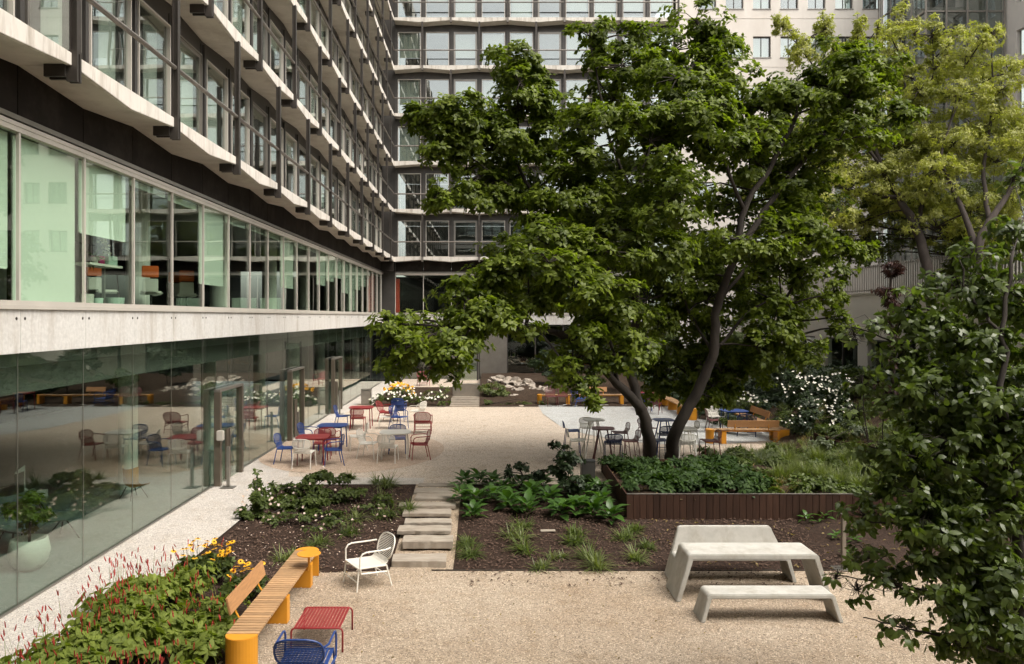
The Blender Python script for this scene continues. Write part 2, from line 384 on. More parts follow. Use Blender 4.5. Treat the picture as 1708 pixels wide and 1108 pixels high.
mb = MB()
for _ in range(5200):
    x, y = random.uniform(-3.2, 7), 13.6 - 5 * random.random() ** 1.2; r = random.uniform(.006, .013); z = -.392
    mb.add([(x - r, y, z), (x, y - r, z), (x + r, y, z), (x, y + r, z), (x + r * .2, y, z + r * .8)], [(0, 1, 4), (1, 2, 4), (2, 3, 4), (3, 0, 4)], Matrix.Identity(4))
tag(mb.obj('loose_pebbles', m_peb, kind='stuff'), 'loose beige pebbles lying on the lower gravel', 'gravel')

# stepping slabs of the garden stair
st = thing('garden_steps', 'nine rough sandstone slab steps rising between the two mulch beds', 'steps', (0, 0, 0))
for k, (xl, xr, yb, yf, zt, th) in enumerate([(653, 744, 924, 936.5, -.29, .13), (671, 755, 893, 903.5, -.16, .14), (662, 752, 877, 886, -.135, .07), (674, 753, 865, 872, -.105, .07),
        (671, 752, 849, 857, -.08, .07), (664.5, 760, 838, 844, -.055, .07), (691, 758, 823, 832, -.03, .07), (690, 753.5, 812, 821.5, -.005, .06), (697, 758, 806, 811, .02, .06)]):
    a_, b_ = G(xl, yf, zt), G(xr, yf, zt); yy = G(xl, yb, zt).y + .03
    n = 9; ring = []
    for i in range(n + 1): ring.append((a_.x + (b_.x - a_.x) * i / n, a_.y + random.uniform(-.012, .012)))
    for i in range(n + 1): ring.append((b_.x - random.uniform(-.01, .03) - (b_.x - a_.x) * i / n, yy + random.uniform(-.02, .02)))
    m_ = MB(); m_.prism(ring, lambda x, y: (x + random.uniform(-.01, .01), y + random.uniform(-.006, .01), zt - th), lambda x, y: (x, y, zt + random.uniform(-.005, .004)))
    me = m_.mesh('stone_slab', m_slab, bevel=.008)
    o = link(me, 'stone_slab', st)
# rear steps
st = thing('rear_steps', 'shallow pale stone steps between rear flower beds, by the metal planter wall', 'steps', (0, 0, 0))
for k in range(6):
    y0 = 35.0 + k * .34
    MB().box(-1.75 + .02 * (k % 2), -.42, y0, y0 + .24, -.02 + k * .035, .06 + k * .04).obj('stone_slab', m_slab, st, bevel=.01)

# ------------------------------------------------------------------ office building (left wing and rear wing)
MD = 1.77; FH = 2.98; Z1 = 7.81
wing = thing('office_building', 'grey glass and concrete office block with folded white slab edges round the courtyard', 'building', (0, 0, 0))
TL = lambda s, o, z: (-6.63 + o, 48.1 - s, z)
TB = lambda s, o, z: (-5.855 + s, 48.85 - o, z)
def fbox(T, s0, s1, o0, o1, z0, z1, mb=None):
    mb = mb or MB(); vs = [T(s, o, z) for s in (s0, s1) for o in (o0, o1) for z in (z0, z1)]
    return mb.add(vs, [(0, 1, 3, 2), (4, 6, 7, 5), (0, 4, 5, 1), (2, 3, 7, 6), (0, 2, 6, 4), (1, 5, 7, 3)])
NL, NB, LV = 26, 10, 7
ML = {}
def shared(key, fn):
    if key not in ML: ML[key] = fn()
    return ML[key]
def rel(T): # direction-only version of T
    b = Vector(T(0, 0, 0)); return lambda s, o, z: tuple(Vector(T(s, o, z)) - b)
for T, N, side in ((TL, NL, 'L'), (TB, NB, 'B')):
    D = rel(T)
    def slab_mesh(half):
        mb = MB(); g = .012
        if half == 0: prof = [(-MD + g, 0), (0, 0), (MD - g, 0), (MD - g, -.175), (0, -.31), (-MD + g, -.175)]
        elif half == 1: prof = [(0, 0), (MD - g, 0), (MD - g, -.175), (0, -.31)]
        else: prof = [(-MD + g, 0), (0, 0), (0, -.31), (-MD + g, -.175)]
        mb.prism(prof, lambda s, z: D(s, .70, z), lambda s, z: D(s, .775, z)); return mb.mesh('fascia_panel', m_white, bevel=.006)
    def soff_mesh(half):
        mb = MB(); g = .006
        if half == 0: prof = [(-MD + g, -.01), (MD - g, -.01), (MD - g, -.16), (0, -.295), (-MD + g, -.16)]
        elif half == 1: prof = [(0, -.01), (MD - g, -.01), (MD - g, -.16), (0, -.295)]
        else: prof = [(-MD + g, -.01), (0, -.01), (0, -.295), (-MD + g, -.16)]
        mb.prism(prof, lambda s, z: D(s, -.02, z), lambda s, z: D(s, .685, z)); return mb.mesh('soffit_panel', m_soffit)
    fm = [slab_mesh(h) for h in (0, 1, 2)]; so = [soff_mesh(h) for h in (0, 1, 2)]
    post = MB(); fbox(D, -.028, .028, .735, .845, 0, FH - .31 + .02, post); fbox(D, -.055, .055, .735, .755, 0, FH - .29, post); fbox(D, -.055, .055, .825, .847, 0, FH - .29, post); post = post.mesh('post', m_steel)
    brk = MB(); fbox(D, -.10, -.045, .40, .70, -.34, -.165, brk); fbox(D, .045, .10, .40, .70, -.34, -.165, brk); fbox(D, -.044, .044, .42, .70, -.30, -.17, brk); fbox(D, -.062, -.02, .70, .85, -.40, .04, brk); fbox(D, .02, .062, .70, .85, -.40, .04, brk); brk = brk.mesh('bracket', m_steel)
    brkB = MB(); fbox(D, -.06, .06, .60, .83, -.30, .0, brkB); brkB = brkB.mesh('bracket', m_rail)
    railm = MB(); railm.tube([D(-MD + .06, .79, .93), D(MD - .06, .79, .93)], .042, 8)
    fbox(D, -MD + .05, -MD + .12, .77, .81, .90, .96, railm); fbox(D, MD - .12, MD - .05, .77, .81, .90, .96, railm); railm = railm.mesh('handrail', m_rail, smooth=False)
    # window frame (one module wide, origin at the left module line)
    def win(casement):
        fr = MB(); a0, a1, z0, z1 = .15, MD - .15, .05, 2.34; t = .035
        for (s0, s1, q0, q1) in ((a0, a0 + t, z0, z1), (a1 - t, a1, z0, z1), (a0 + t, a1 - t, z1 - t, z1), (a0 + t, a1 - t, z0, z0 + t)):
            fbox(D, s0, s1, -.06, .03, q0, q1, fr)
        if casement:
            i = .11
            for (s0, s1, q0, q1) in ((a0 + t, a0 + i, z0 + t, z1 - t), (a1 - i, a1 - t, z0 + t, z1 - t), (a0 + i, a1 - i, z1 - i, z1 - t), (a0 + i, a1 - i, z0 + t, z0 + i)):
                fbox(D, s0, s1, -.05, .0, q0, q1, fr)
        return fr.mesh('window', m_alu if not casement else m_alug)
    w0, w1 = win(0), win(1)
    pane = MB(); fbox(D, .18, MD - .18, -.045, -.033, .08, 2.31, pane); pane = pane.mesh('pane', g_up if side == 'L' else g_back)
    mul = MB(); fbox(D, -.149, .149, -.10, -.01, .0, 2.6, mul); fbox(D, -.05, .05, -.01, .045, .0, 2.6, mul); mul = mul.mesh('mullion', m_mull)
    blinds = []
    for fr_ in (.25, .45, .7, 1.0):
        b_ = MB(); fbox(D, .26, MD - .26, -.16, -.145, 2.24 - 2.12 * fr_, 2.24, b_); blinds.append(b_.mesh('blind', m_blind))
    crt = MB(); n = 14
    prof = [(.30 + .5 * i / n, -.22 + (.035 if i % 2 else -.035)) for i in range(n + 1)]; prof = prof + [(s, o - .01) for s, o in prof[::-1]]
    crt.prism(prof, lambda s, o: D(s, o, .1), lambda s, o: D(s, o, 2.2)); crt = crt.mesh('curtain', m_curt)
    for lv in range(LV):
        z = Z1 + FH * lv; odd = (lv % 2 == 0)        # level 1,3,5.. carry brackets on odd module lines
        kinks = [k for k in range(0, N + 1) if (k % 2 == 0) == odd]
        for k in kinks:
            h = 1 if k == 0 else (2 if k == N else 0)
            link(fm[h], 'fascia_panel', wing, T(k * MD, 0, z)); link(so[h], 'soffit_panel', wing, T(k * MD, 0, z))
        for k in range(0, N + 1):
            if (k % 2 == 1) == odd:
                if k == 0: continue
                link(brk if side == 'L' else brkB, 'bracket', wing, T(k * MD, 0, z))
                link(post, 'post', wing, T(k * MD, 0, z))
            elif 0 < k < N:
                pass
        for k in range(1, N + 1):
            if (k % 2 == 0) == odd: link(railm, 'handrail', wing, T(k * MD, 0, z)) if k < N else None
        if odd: 
            r_ = MB(); r_.tube([D(.06, .79, .93), D(MD - .06, .79, .93)], .042, 8); r_.obj('handrail', m_rail, wing).location = T(0, 0, z)
        for k in range(N):
            wo = link(w1 if (k % 3 == 2) else w0, 'window', wing, T(k * MD, 0, z))
            link(pane, 'pane', wo, (0, 0, 0), random.uniform(-.005, .005))
            q = random.random()
            if side == 'L':
                if q < .34: link(random.choice(blinds), 'blind', wo)
                elif q < .62: link(crt, 'curtain', wo)
            else:
                if lv < 2:
                    if q < .15: link(crt, 'curtain', wo)
                elif q < .75: link(random.choice(blinds[1:]), 'blind', wo)
            link(mul, 'mullion', wing, T(k * MD, 0, z))
        fbox(T, -.6 if side == 'L' else 0, N * MD, -.10, -.025, z + 2.345, z + FH - .0).obj('spandrel', m_mull, wing)
        fbox(T, -.6 if side == 'L' else 0, N * MD, -6.0, -.12, z - .28, z - .02).obj('floor_slab', m_ceil, wing)
        fbox(T, -.6 if side == 'L' else 0, N * MD, -6.2, -6.0, z, z + FH - .3).obj('interior_wall', m_intw, wing)
        mbp = MB()
        for k in range(3, N, 4): fbox(T, k * MD - .05, k * MD + .05, -6, -.25, z - .02, z + FH - .28, mbp)
        mbp.obj('partition', m_intw, wing)
    zt = Z1 + FH * LV
    fbox(T, -.7 if side == 'L' else 0, N * MD, -9, .5, zt - .3, zt + .8).obj('roof', m_white, wing)
    # first floor: fascia, strip windows, dark wall above
    S0 = -.75 if side == 'L' else 0
    fz0, fz1, wz1 = 3.58, 4.27, 6.77
    for k in range(-1 if side == 'L' else 0, N):
        s0 = max(k * MD, S0); s1 = (k + 1) * MD
        fbox(T, s0 + .004, s1 - .004, -.35, .02, fz0, fz1 - .07).obj('concrete_panel', m_conc, wing)
        if k >= 0:
            for ds in (-.10, .10):
                MB().tube([T(k * MD + ds, .0, 4.07), T(k * MD + ds, .026, 4.07)], .022, 8).obj('fixing_hole', m_steel, wing)
    fbox(T, S0, N * MD, -.12, .055, fz1 - .068, fz1 - .02).obj('sill', m_alu, wing)
    fbox(T, S0, N * MD, -.12, .03, wz1, wz1 + .06).obj('window_head', m_alu, wing)
    fbox(T, S0, N * MD, -.12, .05, wz1 + .08, wz1 + .15).obj('window_head', m_alug, wing)
    for k in range(0, N):
        fbox(T, k * MD + .01, (k + 1) * MD - .01, -.16, -.022, wz1 + .16, Z1 - .0).obj('cladding_panel', m_darkwall, wing)
    strip = MB(); t = .05
    fbox(D, 0, MD, -.10, .02, fz1 - .018, fz1 + .055, strip); fbox(D, 0, MD, -.10, .02, wz1 - .07, wz1 - .002, strip)
    fbox(D, -.022, .022, -.033, .010, fz1 + .056, wz1 - .071, strip); strip = strip.mesh('window', m_alu)
    p1 = MB(); fbox(D, .03, MD - .03, -.05, -.036, fz1 + .058, wz1 - .073, p1); p1 = p1.mesh('pane', g_1f)
    drops = {20: 1.0, 19: .50, 18: .04, 17: .05, 16: .76, 15: .06, 14: .05, 13: .05, 12: .68, 11: .05, 10: .04, 9: .55, 8: .45, 7: .36, 6: .62, 5: .95, 4: .5, 3: .4, 2: .1, 1: .05, 0: .05, 21: .8}
    for k in range(N):
        wo = link(strip, 'window', wing, T(k * MD, 0, 0)); link(p1, 'pane', wo)
        if side == 'L':
            fr_ = drops.get(k, .3)
            b_ = MB(); zz = wz1 - .08; fbox(D, .06, MD - .06, -.145, -.13, zz - (wz1 - fz1 - .12) * fr_, zz, b_)
            fbox(D, .09, MD - .09, -.15, -.12, zz - (wz1 - fz1 - .12) * fr_ - .02, zz - (wz1 - fz1 - .12) * fr_ - .001, b_); b_.obj('blind', m_blind, wo)
        elif k in (3, 4, 6):
            b_ = MB(); fbox(D, .09, MD - .09, -.145, -.13, fz1 + .1, fz1 + 1.0, b_); b_.obj('blind', m_blind, wo)
    # first-floor interior
    fbox(T, S0, N * MD, -9, -.36, fz1 - .35, fz1 - .12).obj('floor_slab', m_carpet, wing)
    fbox(T, S0, N * MD, -9, -.17, wz1 + .16, wz1 + .3).obj('interior_ceiling', m_ceil, wing)
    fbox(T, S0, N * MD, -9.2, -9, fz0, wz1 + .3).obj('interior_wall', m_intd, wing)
MB().box(-12, -5.87, 48.87, 49.4, 3.95, 31).obj('corner_wall', m_mull, wing)
MB().box(-6.7, -5.87, 48.0, 48.86, 6.9, 7.78).obj('corner_soffit', m_darkwall, wing)
nb = thing('near_building', 'office block wall on the side the view is taken from', 'building', (0, 0, 0))
for q in range(6):
    z = -.4 + q * 3.3
    MB().box(-14, 30, -1.6, -1.3, z, z + 1.1).obj('wall', m_conc, nb)
    MB().box(-14, 30, -1.5, -1.45, z + 1.1, z + 3.3).obj('window_band', g_back, nb)
MB().box(-14, 30, -6, -5.7, -.4, 19.4).obj('interior_wall', m_intd, nb)
# columns, ground floor interior and glazing on the left
for k in range(0, 26, 3):
    y = 12.35 + k * 1.77
    MB().lathe([(.26, 4.15), (.26, 6.93)], (-8.0, y, 0), 24).obj('column', m_col, wing, smooth=False)
    MB().lathe([(.22, 0), (.22, 3.5)], (-8.6, y + .8, 0), 24).obj('column', m_col, wing)
fbox(TL, -.75, NL * MD, -12, -.36, 3.36, 3.9).obj('interior_ceiling', m_ceil, wing)
fbox(TL, -.75, NL * MD, -.9, -.36, 2.95, 3.355).obj('ceiling_beam', m_intw, wing)
fbox(TL, -.75, NL * MD, -12, .0, -.2, -.001).obj('interior_floor', m_intf, wing)
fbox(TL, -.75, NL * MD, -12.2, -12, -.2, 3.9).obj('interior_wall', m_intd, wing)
fbox(TL, NL * MD - .2, NL * MD, -12, 0, -.2, 32).obj('end_wall', m_intd, wing)
gp = MB(); Dl = rel(TL); fbox(Dl, .006, MD - .006, -.035, -.02, .02, 3.578, gp); gp = gp.mesh('glass_panel', g_low)
gj = MB(); fbox(Dl, -.0055, .0055, -.033, -.0205, .02, 3.578, gj); gj = gj.mesh('glass_joint', m_alug)
doors = [(20.4, 18.6), (27.2, 25.4), (34.3, 32.5)]
for k in range(NL):
    link(gp, 'glass_panel', wing, TL(k * MD, 0, 0), random.uniform(-.0022, .0022)); link(gj, 'glass_joint', wing, TL(k * MD, 0, 0))
fbox(TL, -.75, NL * MD, -.06, .025, -.02, .02).obj('floor_channel', m_alug, wing)
# rear ground floor
for k in range(NB):
    s0 = k * MD
    if k in (0, 1): fbox(TB, s0 + .01, s0 + MD - .01, -.05, -.03, .1, 3.57).obj('glass_panel', g_low, wing)
    elif k in (2, 3): fbox(TB, s0 + .01, s0 + MD - .01, -.06, .0, .1, 3.57).obj('metal_panel', m_bin, wing)
    else: fbox(TB, s0 + .01, s0 + MD - .01, -.36, -.34, .1, 3.57).obj('glass_panel', g_low, wing)
    fbox(TB, s0 - .03, s0 + .03, -.37, .01, .1, 3.57).obj('mullion', m_mull, wing)
fbox(TB, -9, NB * MD, -8, -.4, -.2, .08).obj('interior_floor', m_intd, wing)
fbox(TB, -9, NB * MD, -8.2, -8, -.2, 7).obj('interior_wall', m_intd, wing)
fbox(TB, -.05, NB * MD, -8, -.36, 3.45, 3.9).obj('interior_ceiling', m_ceil, wing)
for (s0, z0) in ((.42, 4.35), (.2, 4.35)):
    pass
tag(fbox(TB, -.06, .22, -.5, -.3, 4.35, 6.5).obj('red_pillar_panel', m_redp), 'red upright panel behind the corner first-floor glazing', 'panel')
tag(MB().box(-6.9, -6.75, 44.6, 45.9, 4.4, 6.6).obj('red_screen', m_redp), 'red screen behind the last window before the corner', 'screen')

# portals in the glass front
for i, (y1, y0) in enumerate(doors):
    lab = ['nearest bronze door portal in the glass front, beside a push plate post', 'middle bronze door portal in the glass front, by the blue table', 'farthest bronze door portal in the glass front, before the litter bin'][i]
    t = thing('door_portal', lab, 'door frame', (-6.6, y0, 0), 0, 'bronze door portals')
    L = y1 - y0
    for yy in (0, L - .13): MB().box(.0, .15, yy, yy + .13, .004, 2.27).obj('jamb', m_portal, t, bevel=.008)
    MB().box(.0, .15, .0, L, 2.272, 2.34).obj('lintel', m_alug, t, bevel=.008)
    MB().box(.05, .065, .135, L - .135, .03, 2.265).obj('door_leaf', g_1f, t)
    for q in (.5, .75, 1.0): MB().box(.07, .12, .35 + q * .45, .41 + q * .45, .05, 1.3).obj('pull_bar', m_portal, t)
    if i == 0: MB().box(.1, .26, -.12, .0, 1.12, 1.36).obj('card_reader', m_alu, t, bevel=.015)
    b = thing('push_post', 'slim steel post on a square base plate ' + ['in front of the nearest portal', 'in front of the middle portal', 'in front of the farthest portal'][i], 'post', (-6.22, y0 - .1, 0), 0, 'push plate posts')
    MB().box(-.035, .035, -.03, .03, .02, .98).obj('shaft', m_alug, b, bevel=.006); MB().box(-.16, .16, -.14, .14, .005, .02).obj('base_plate', m_alug, b)

# things behind the glass
t = thing('potted_shrub', 'big round pale pot with dark leafy shrub behind the lower glass', 'potted plant', (-7.45, 12.55, 0))
MB().lathe([(.16, 0), (.27, .12), (.31, .3), (.27, .5), (.24, .5), (.23, .42), (.02, .42)], n=28).obj('pot', m_pot, t, smooth=True)
POT_SHRUB = t
m_shell = M('grey shell', (.10, .12, .115), .5)
def shell_chair(loc, rz, mat, label):
    t = thing('shell_chair', label, 'chair', loc, rz, 'shell chairs inside')
    mb = MB(); n = 9; rows = []
    for j in range(8):
        a_ = j / 7; prof_y = -.35 + .5 * min(1, a_ * 1.8) + (.18 * max(0, a_ - .5)); prof_z = .36 + (.0 if a_ < .5 else (a_ - .5) * 1.1)
        rows.append([(-.36 + .72 * i / (n - 1), prof_y - .18 * abs((i / (n - 1)) * 2 - 1) ** 2 * a_, prof_z + .10 * abs((i / (n - 1)) * 2 - 1) ** 2) for i in range(n)])
    vs = [p for r in rows for p in r] + [(p[0], p[1] + .015, p[2] - .025) for r in rows for p in r]; o_ = 8 * n; fs = []
    for j in range(7):
        for i in range(n - 1):
            k = j * n + i; fs += [(k, k + 1, k + n + 1, k + n), (k + o_, k + n + o_, k + n + 1 + o_, k + 1 + o_)]
    mb.add(vs, fs).obj('shell', mat, t, smooth=True)
    for sx in (-.22, .22):
        for sy in (-.25, .2): MB().tube([(sx * .6, sy * .6, .36), (sx * 1.2, sy * 1.3, 0)], .014, 6).obj('leg', m_black, t)
    return t
shell_chair((-8.3, 13.6, 0), R(60), m_shell, 'dark grey green shell lounge chair behind the round pot')
shell_chair((-9.4, 15.8, 0), R(120), m_wht, 'white shell chair deeper inside the lobby')
shell_chair((-8.0, 17.4, 0), R(150), m_yel, 'yellow shell chair inside near the first portal').scale = (.75, .75, .75)
t = thing('lounge_table', 'low round glass-topped table beside the shell chair indoors', 'table', (-7.9, 14.3, 0))
MB().lathe([(.42, .40), (.42, .42)], n=28).obj('table_top', m_shell, t)
for k in range(3): MB().tube([(.05, 0, .4), (.34 * math.cos(k * 2.1), .34 * math.sin(k * 2.1), 0)], .012, 6).obj('leg', m_black, t)
for i, p in enumerate(((138, 632, 25), (171, 619, 24), (190, 626, 26))):
    c = W(*p); t = thing('pendant_lamp', ['lowest of three glowing pendant bulbs seen through the lower glass', 'middle and highest of three glowing bulbs behind the lower glass', 'right one of three glowing bulbs behind the lower glass'][i], 'lamp', c, 0, 'glowing pendant bulbs')
    mb = MB(); blob_mesh(mb, (0, 0, 0), .055, 1, 0); mb.obj('bulb', m_bulb, t, smooth=True)
    MB().tube([(0, 0, .05), (0, 0, 3.34 - c.z)], .006, 5).obj('cord', m_black, t)
# office things on the first floor
FZ = 4.15
t = thing('windowsill_shelf', 'white shelf with planters standing behind the half blind window', 'shelf', (-7.1, 14.25, FZ))
MB().box(-.25, .15, -.75, .45, .86, .90).obj('shelf_board', m_wht, t); MB().box(-.2, -.15, -.7, -.65, 0, .859).obj('leg', m_alug, t); MB().box(-.2, -.15, .35, .4, 0, .859).obj('leg', m_alug, t)
tag(MB().box(-7.22, -7.02, 14.3, 14.65, FZ + .901, FZ + 1.08).obj('storage_box', m_potg, bevel=.01), 'pale green plastic box on the white indoor shelf', 'box')
tag(MB().box(-7.22, -7.06, 14.05, 14.25, FZ + .901, FZ + 1.06).obj('gift_box', M('magenta card', (.35, .02, .12), .6), bevel=.01), 'small magenta box beside the pale green box', 'box')
for i, (y, r, h, m_) in enumerate(((13.5, .11, .36, m_pot), (13.85, .10, .3, m_potg), (14.5, .17, .32, m_potg))):
    t = thing('plant_pot', ['tall beige pot at the left under the indoor shelf', 'narrow pale green pot under the indoor shelf', 'wide pale green pot at the right under the indoor shelf'][i], 'plant pot', (-7.0, y, FZ - .02), 0, 'pots under the indoor shelf')
    MB().lathe([(r * .8, 0), (r, h), (r * .9, h), (r * .85, h - .04), (.01, h - .04)], n=20).obj('pot', m_, t, smooth=False)
def office_chair(loc, rz, label, mat=m_orange):
    t = thing('office_chair', label, 'office chair', loc, rz, 'orange mesh office chairs')
    for k in range(5):
        w = k * 1.2566; MB().tube([(0, 0, .11), (.3 * math.cos(w), .3 * math.sin(w), .05)], [.02, .014], 6).obj('foot', m_chrome, t)
    MB().tube([(0, 0, .1), (0, 0, .45)], .025, 8).obj('stem', m_black, t)
    MB().box(-.24, .24, -.24, .22, .45, .53).obj('seat', m_wht, t, bevel=.03)
    MB().box(-.16, .16, .22, .26, .50, .80).obj('lower_back', m_wht, t, bevel=.015)
    MB().box(-.17, .17, .24, .285, .825, 1.08).obj('backrest', mat, t, bevel=.015)
for i, (y, x, rz) in enumerate(((16.2, -8.1, 60), (17.2, -7.5, 200), (17.9, -7.9, 120), (19.0, -7.4, 200), (19.6, -7.8, 170))):
    office_chair((x, y, FZ - .02), R(rz), ['orange office chair beside the white column', 'orange and white office chair closest to the glass in the fourth pane', 'orange office chair just behind the closest one', 'white backed office chair under the three-quarter blind', 'office chair at the right under the three-quarter blind'][i])

# ------------------------------------------------------------------ rear beige building, stair tower, right buildings
bb = thing('beige_building', 'pale beige rendered office block with small square windows at the back right', 'building', (0, 0, 0))
YB = 48.85; mb = MB(); x0b, x1b = 11.9, 25.0
rows = [8.2 + 3.07 * k for k in range(7)]; cols = [13.3 + 1.73 * k for k in range(7)]
wm = MB(); fw = .05
for s0, s1, q0, q1 in ((0, fw, 0, 1.33), (1.12 - fw, 1.12, 0, 1.33), (fw, 1.12 - fw, 1.33 - fw, 1.33), (fw, 1.12 - fw, 0, fw), (.54, .58, fw, 1.33 - fw)): wm.box(s0, s1, .16, .22, q0, q1)
wm = wm.mesh('window', m_mull); wp = MB(); wp.box(.02, 1.10, .20, .212, .02, 1.31); wp = wp.mesh('pane', g_back)
ws = MB(); ws.box(-.03, 1.15, -.04, .16, -.05, -.005); ws = ws.mesh('sill', m_alug)
wc = MB(); wc.box(.05, 1.07, .34, .36, .05, 1.3); wc = wc.mesh('blind', m_blind)
zs = -.2
for r_ in rows:
    mb.box(x0b, x1b, YB, YB + .3, zs, r_)
    xs = x0b
    for c_ in cols: mb.box(xs, c_, YB, YB + .3, r_, r_ + 1.33); xs = c_ + 1.12
    mb.box(xs, x1b, YB, YB + .3, r_, r_ + 1.33); zs = r_ + 1.33
    for c_ in cols:
        o = link(wm, 'window', bb, (c_, YB, r_)); link(wp, 'pane', o); link(ws, 'sill', o)
        if random.random() < .6: link(wc, 'blind', o)
mb.box(x0b, x1b, YB, YB + .3, zs, 29.5); mb.obj('wall', m_beige, bb)
for r_ in rows: MB().box(x0b, x1b, YB - .012, YB - .002, r_ - .62, r_ - .60).obj('joint_strip', m_soffit, bb)
MB().tube([(24.7, YB - .08, 4.9), (24.7, YB - .08, 29.4)], .06, 8).obj('downpipe', m_alug, bb)
MB().box(x0b, x1b, YB + .9, YB + 1.0, 0, 29).obj('interior_wall', m_intd, bb); MB().box(x0b - .1, x1b, YB - .1, YB + 8, 29.5, 29.8).obj('roof', m_alug, bb)
tw = thing('stair_tower', 'glazed grey stair tower with steel grid between the beige buildings', 'building', (0, 0, 0))
for yy0, yy1, xx0, xx1 in ((44.2, 44.23, 25.0, 29.4), (44.23, 48.8, 25.0, 25.03)):
    MB().box(xx0, xx1, yy0, yy1, 4.9, 29).obj('glass_wall', g_tower, tw)
for k in range(17):
    z = 5.1 + k * 1.49
    MB().box(24.93, 29.45, 44.12, 44.19, z, z + .09).obj('transom', m_alug, tw); MB().box(24.91, 24.98, 44.2, 48.8, z, z + .09).obj('transom', m_alug, tw)
for x in (24.93, 26.1, 27.3, 28.4, 29.4): MB().box(x, x + .09, 44.05, 44.115, 4.9, 29).obj('mullion', m_alug, tw)
for y in (45.3, 46.5, 47.7): MB().box(24.84, 24.905, y, y + .09, 4.9, 29).obj('mullion', m_alug, tw)
for k in range(8):
    z = 5.1 + k * 2.98
    MB().box(25.1, 29.3, 47.2, 48.6, z - .15, z).obj('landing', m_soffit, tw)
    mb = MB(); mb.prism([(0, 0), (3.3, 1.49), (3.3, 1.24), (0, -.25)], lambda s, zz: (25.6 + s, 45.0, z + zz), lambda s, zz: (25.6 + s, 46.2, z + zz)); mb.obj('stair_flight', m_soffit, tw)
    mb = MB(); mb.prism([(0, 1.49), (3.3, 2.98), (3.3, 2.73), (0, 1.24)], lambda s, zz: (28.9 - s, 46.3, z + zz), lambda s, zz: (28.9 - s, 47.2, z + zz)); mb.obj('stair_flight', m_soffit, tw)
MB().box(25.2, 29.4, 48.6, 48.8, 4.9, 29).obj('rear_wall', m_intw, tw)
rb = thing('right_building', 'beige rendered block at the far right edge with deep dark windows', 'building', (0, 0, 0))
XR = 29.6; mb = MB(); zs = 4.9; ysr = [21 + 2.6 * k for k in range(9)]
for r_ in [6.6 + 3.0 * k for k in range(7)]:
    mb.box(XR, XR + .3, 18, 44.0, zs, r_); ys_ = 18
    for c_ in ysr: mb.box(XR, XR + .3, ys_, c_, r_, r_ + 1.5); ys_ = c_ + 1.5
    mb.box(XR, XR + .3, ys_, 44.0, r_, r_ + 1.5); zs = r_ + 1.5
    for c_ in ysr:
        o = MB().box(XR + .18, XR + .24, c_, c_ + 1.5, r_, r_ + .06).box(XR + .18, XR + .24, c_, c_ + .06, r_ + .06, r_ + 1.5).box(XR + .18, XR + .24, c_ + .7, c_ + .76, r_ + .06, r_ + 1.5).obj('window', m_alug, rb)
        MB().box(XR + .2, XR + .21, c_, c_ + 1.5, r_, r_ + 1.5).obj('pane', g_up, o)
mb.box(XR, XR + .3, 18, 44.0, zs, 29); mb.obj('wall', m_beige, rb)
MB().box(XR, XR + .3, 44.0, 49, 4.9, 29).obj('return_wall', m_beige, rb)
MB().box(XR + 1, XR + 1.1, 18, 44, 4.9, 29).obj('interior_wall', m_intd, rb)
# terrace wing
tr = thing('terrace_wing', 'low cream terrace wall with dark glazed openings behind the right planting', 'building', (0, 0, 0))
mb = MB(); XT = 16.5
ops = [(34.5, 37.9), (29.8, 33.6), (25.3, 29.0), (20.8, 24.5), (39, 42.5)]
ops.sort(); mb.box(XT, XT + .35, 14, 48.8, 3.1, 5.05); mb.box(XT, XT + .35, 14, 48.8, -.2, .9); y_ = 14
for a_, b_ in ops: mb.box(XT, XT + .35, y_, a_, .9, 3.1); y_ = b_
mb.box(XT, XT + .35, y_, 48.8, .9, 3.1); mb.obj('wall', m_beige, tr)
MB().box(XT - .06, XT + .5, 14, 48.8, 5.052, 5.14).obj('coping', m_soffit, tr); MB().box(XT + .5, 32, 14, 48.8, 4.7, 4.89).obj('terrace_roof', m_conc, tr)
for a_, b_ in ops:
    o = MB().box(XT + .1, XT + .17, a_, b_, 3.03, 3.1).box(XT + .1, XT + .17, (a_ + b_) / 2 - .04, (a_ + b_) / 2 + .04, .9, 3.03).box(XT + .1, XT + .17, a_, a_ + .06, .9, 3.03).obj('window', m_mull, tr)
    MB().box(XT + .18, XT + .195, a_, b_, .9, 3.1).obj('pane', g_1f, o)
MB().box(XT + 3, XT + 3.1, 14, 48.8, 0, 4.7).obj('interior_wall', m_intd, tr)
tr2 = thing('terrace_railing', 'grey steel railing of vertical bars along the cream terrace edge', 'railing', (0, 0, 0))
sl = MB(); sl.box(-.012, .012, -.045, .045, 5.16, 6.32); sl = sl.mesh('bar', m_alug)
for k in range(200): link(sl, 'bar', tr2, (XT + .12, 16 + k * .163, 0))
MB().box(XT + .135, XT + .175, 15.9, 48.7, 6.22, 6.27).obj('rail', m_alug, tr2); MB().box(XT + .135, XT + .175, 15.9, 48.7, 5.22, 5.27).obj('rail', m_alug, tr2)
t = thing('wall_lamp', 'small round grey bulkhead lamp on the cream pier of the terrace wall', 'lamp', (XT - .02, 34.1, 3.35))
mb = MB(); blob_mesh(mb, (-.08, 0, 0), .16, 2, 0, (.5, 1, 1)); mb.obj('lamp_shade', m_wht, t, smooth=True); MB().box(-.03, .02, -.18, .18, -.16, .16).obj('base', m_alug, t)
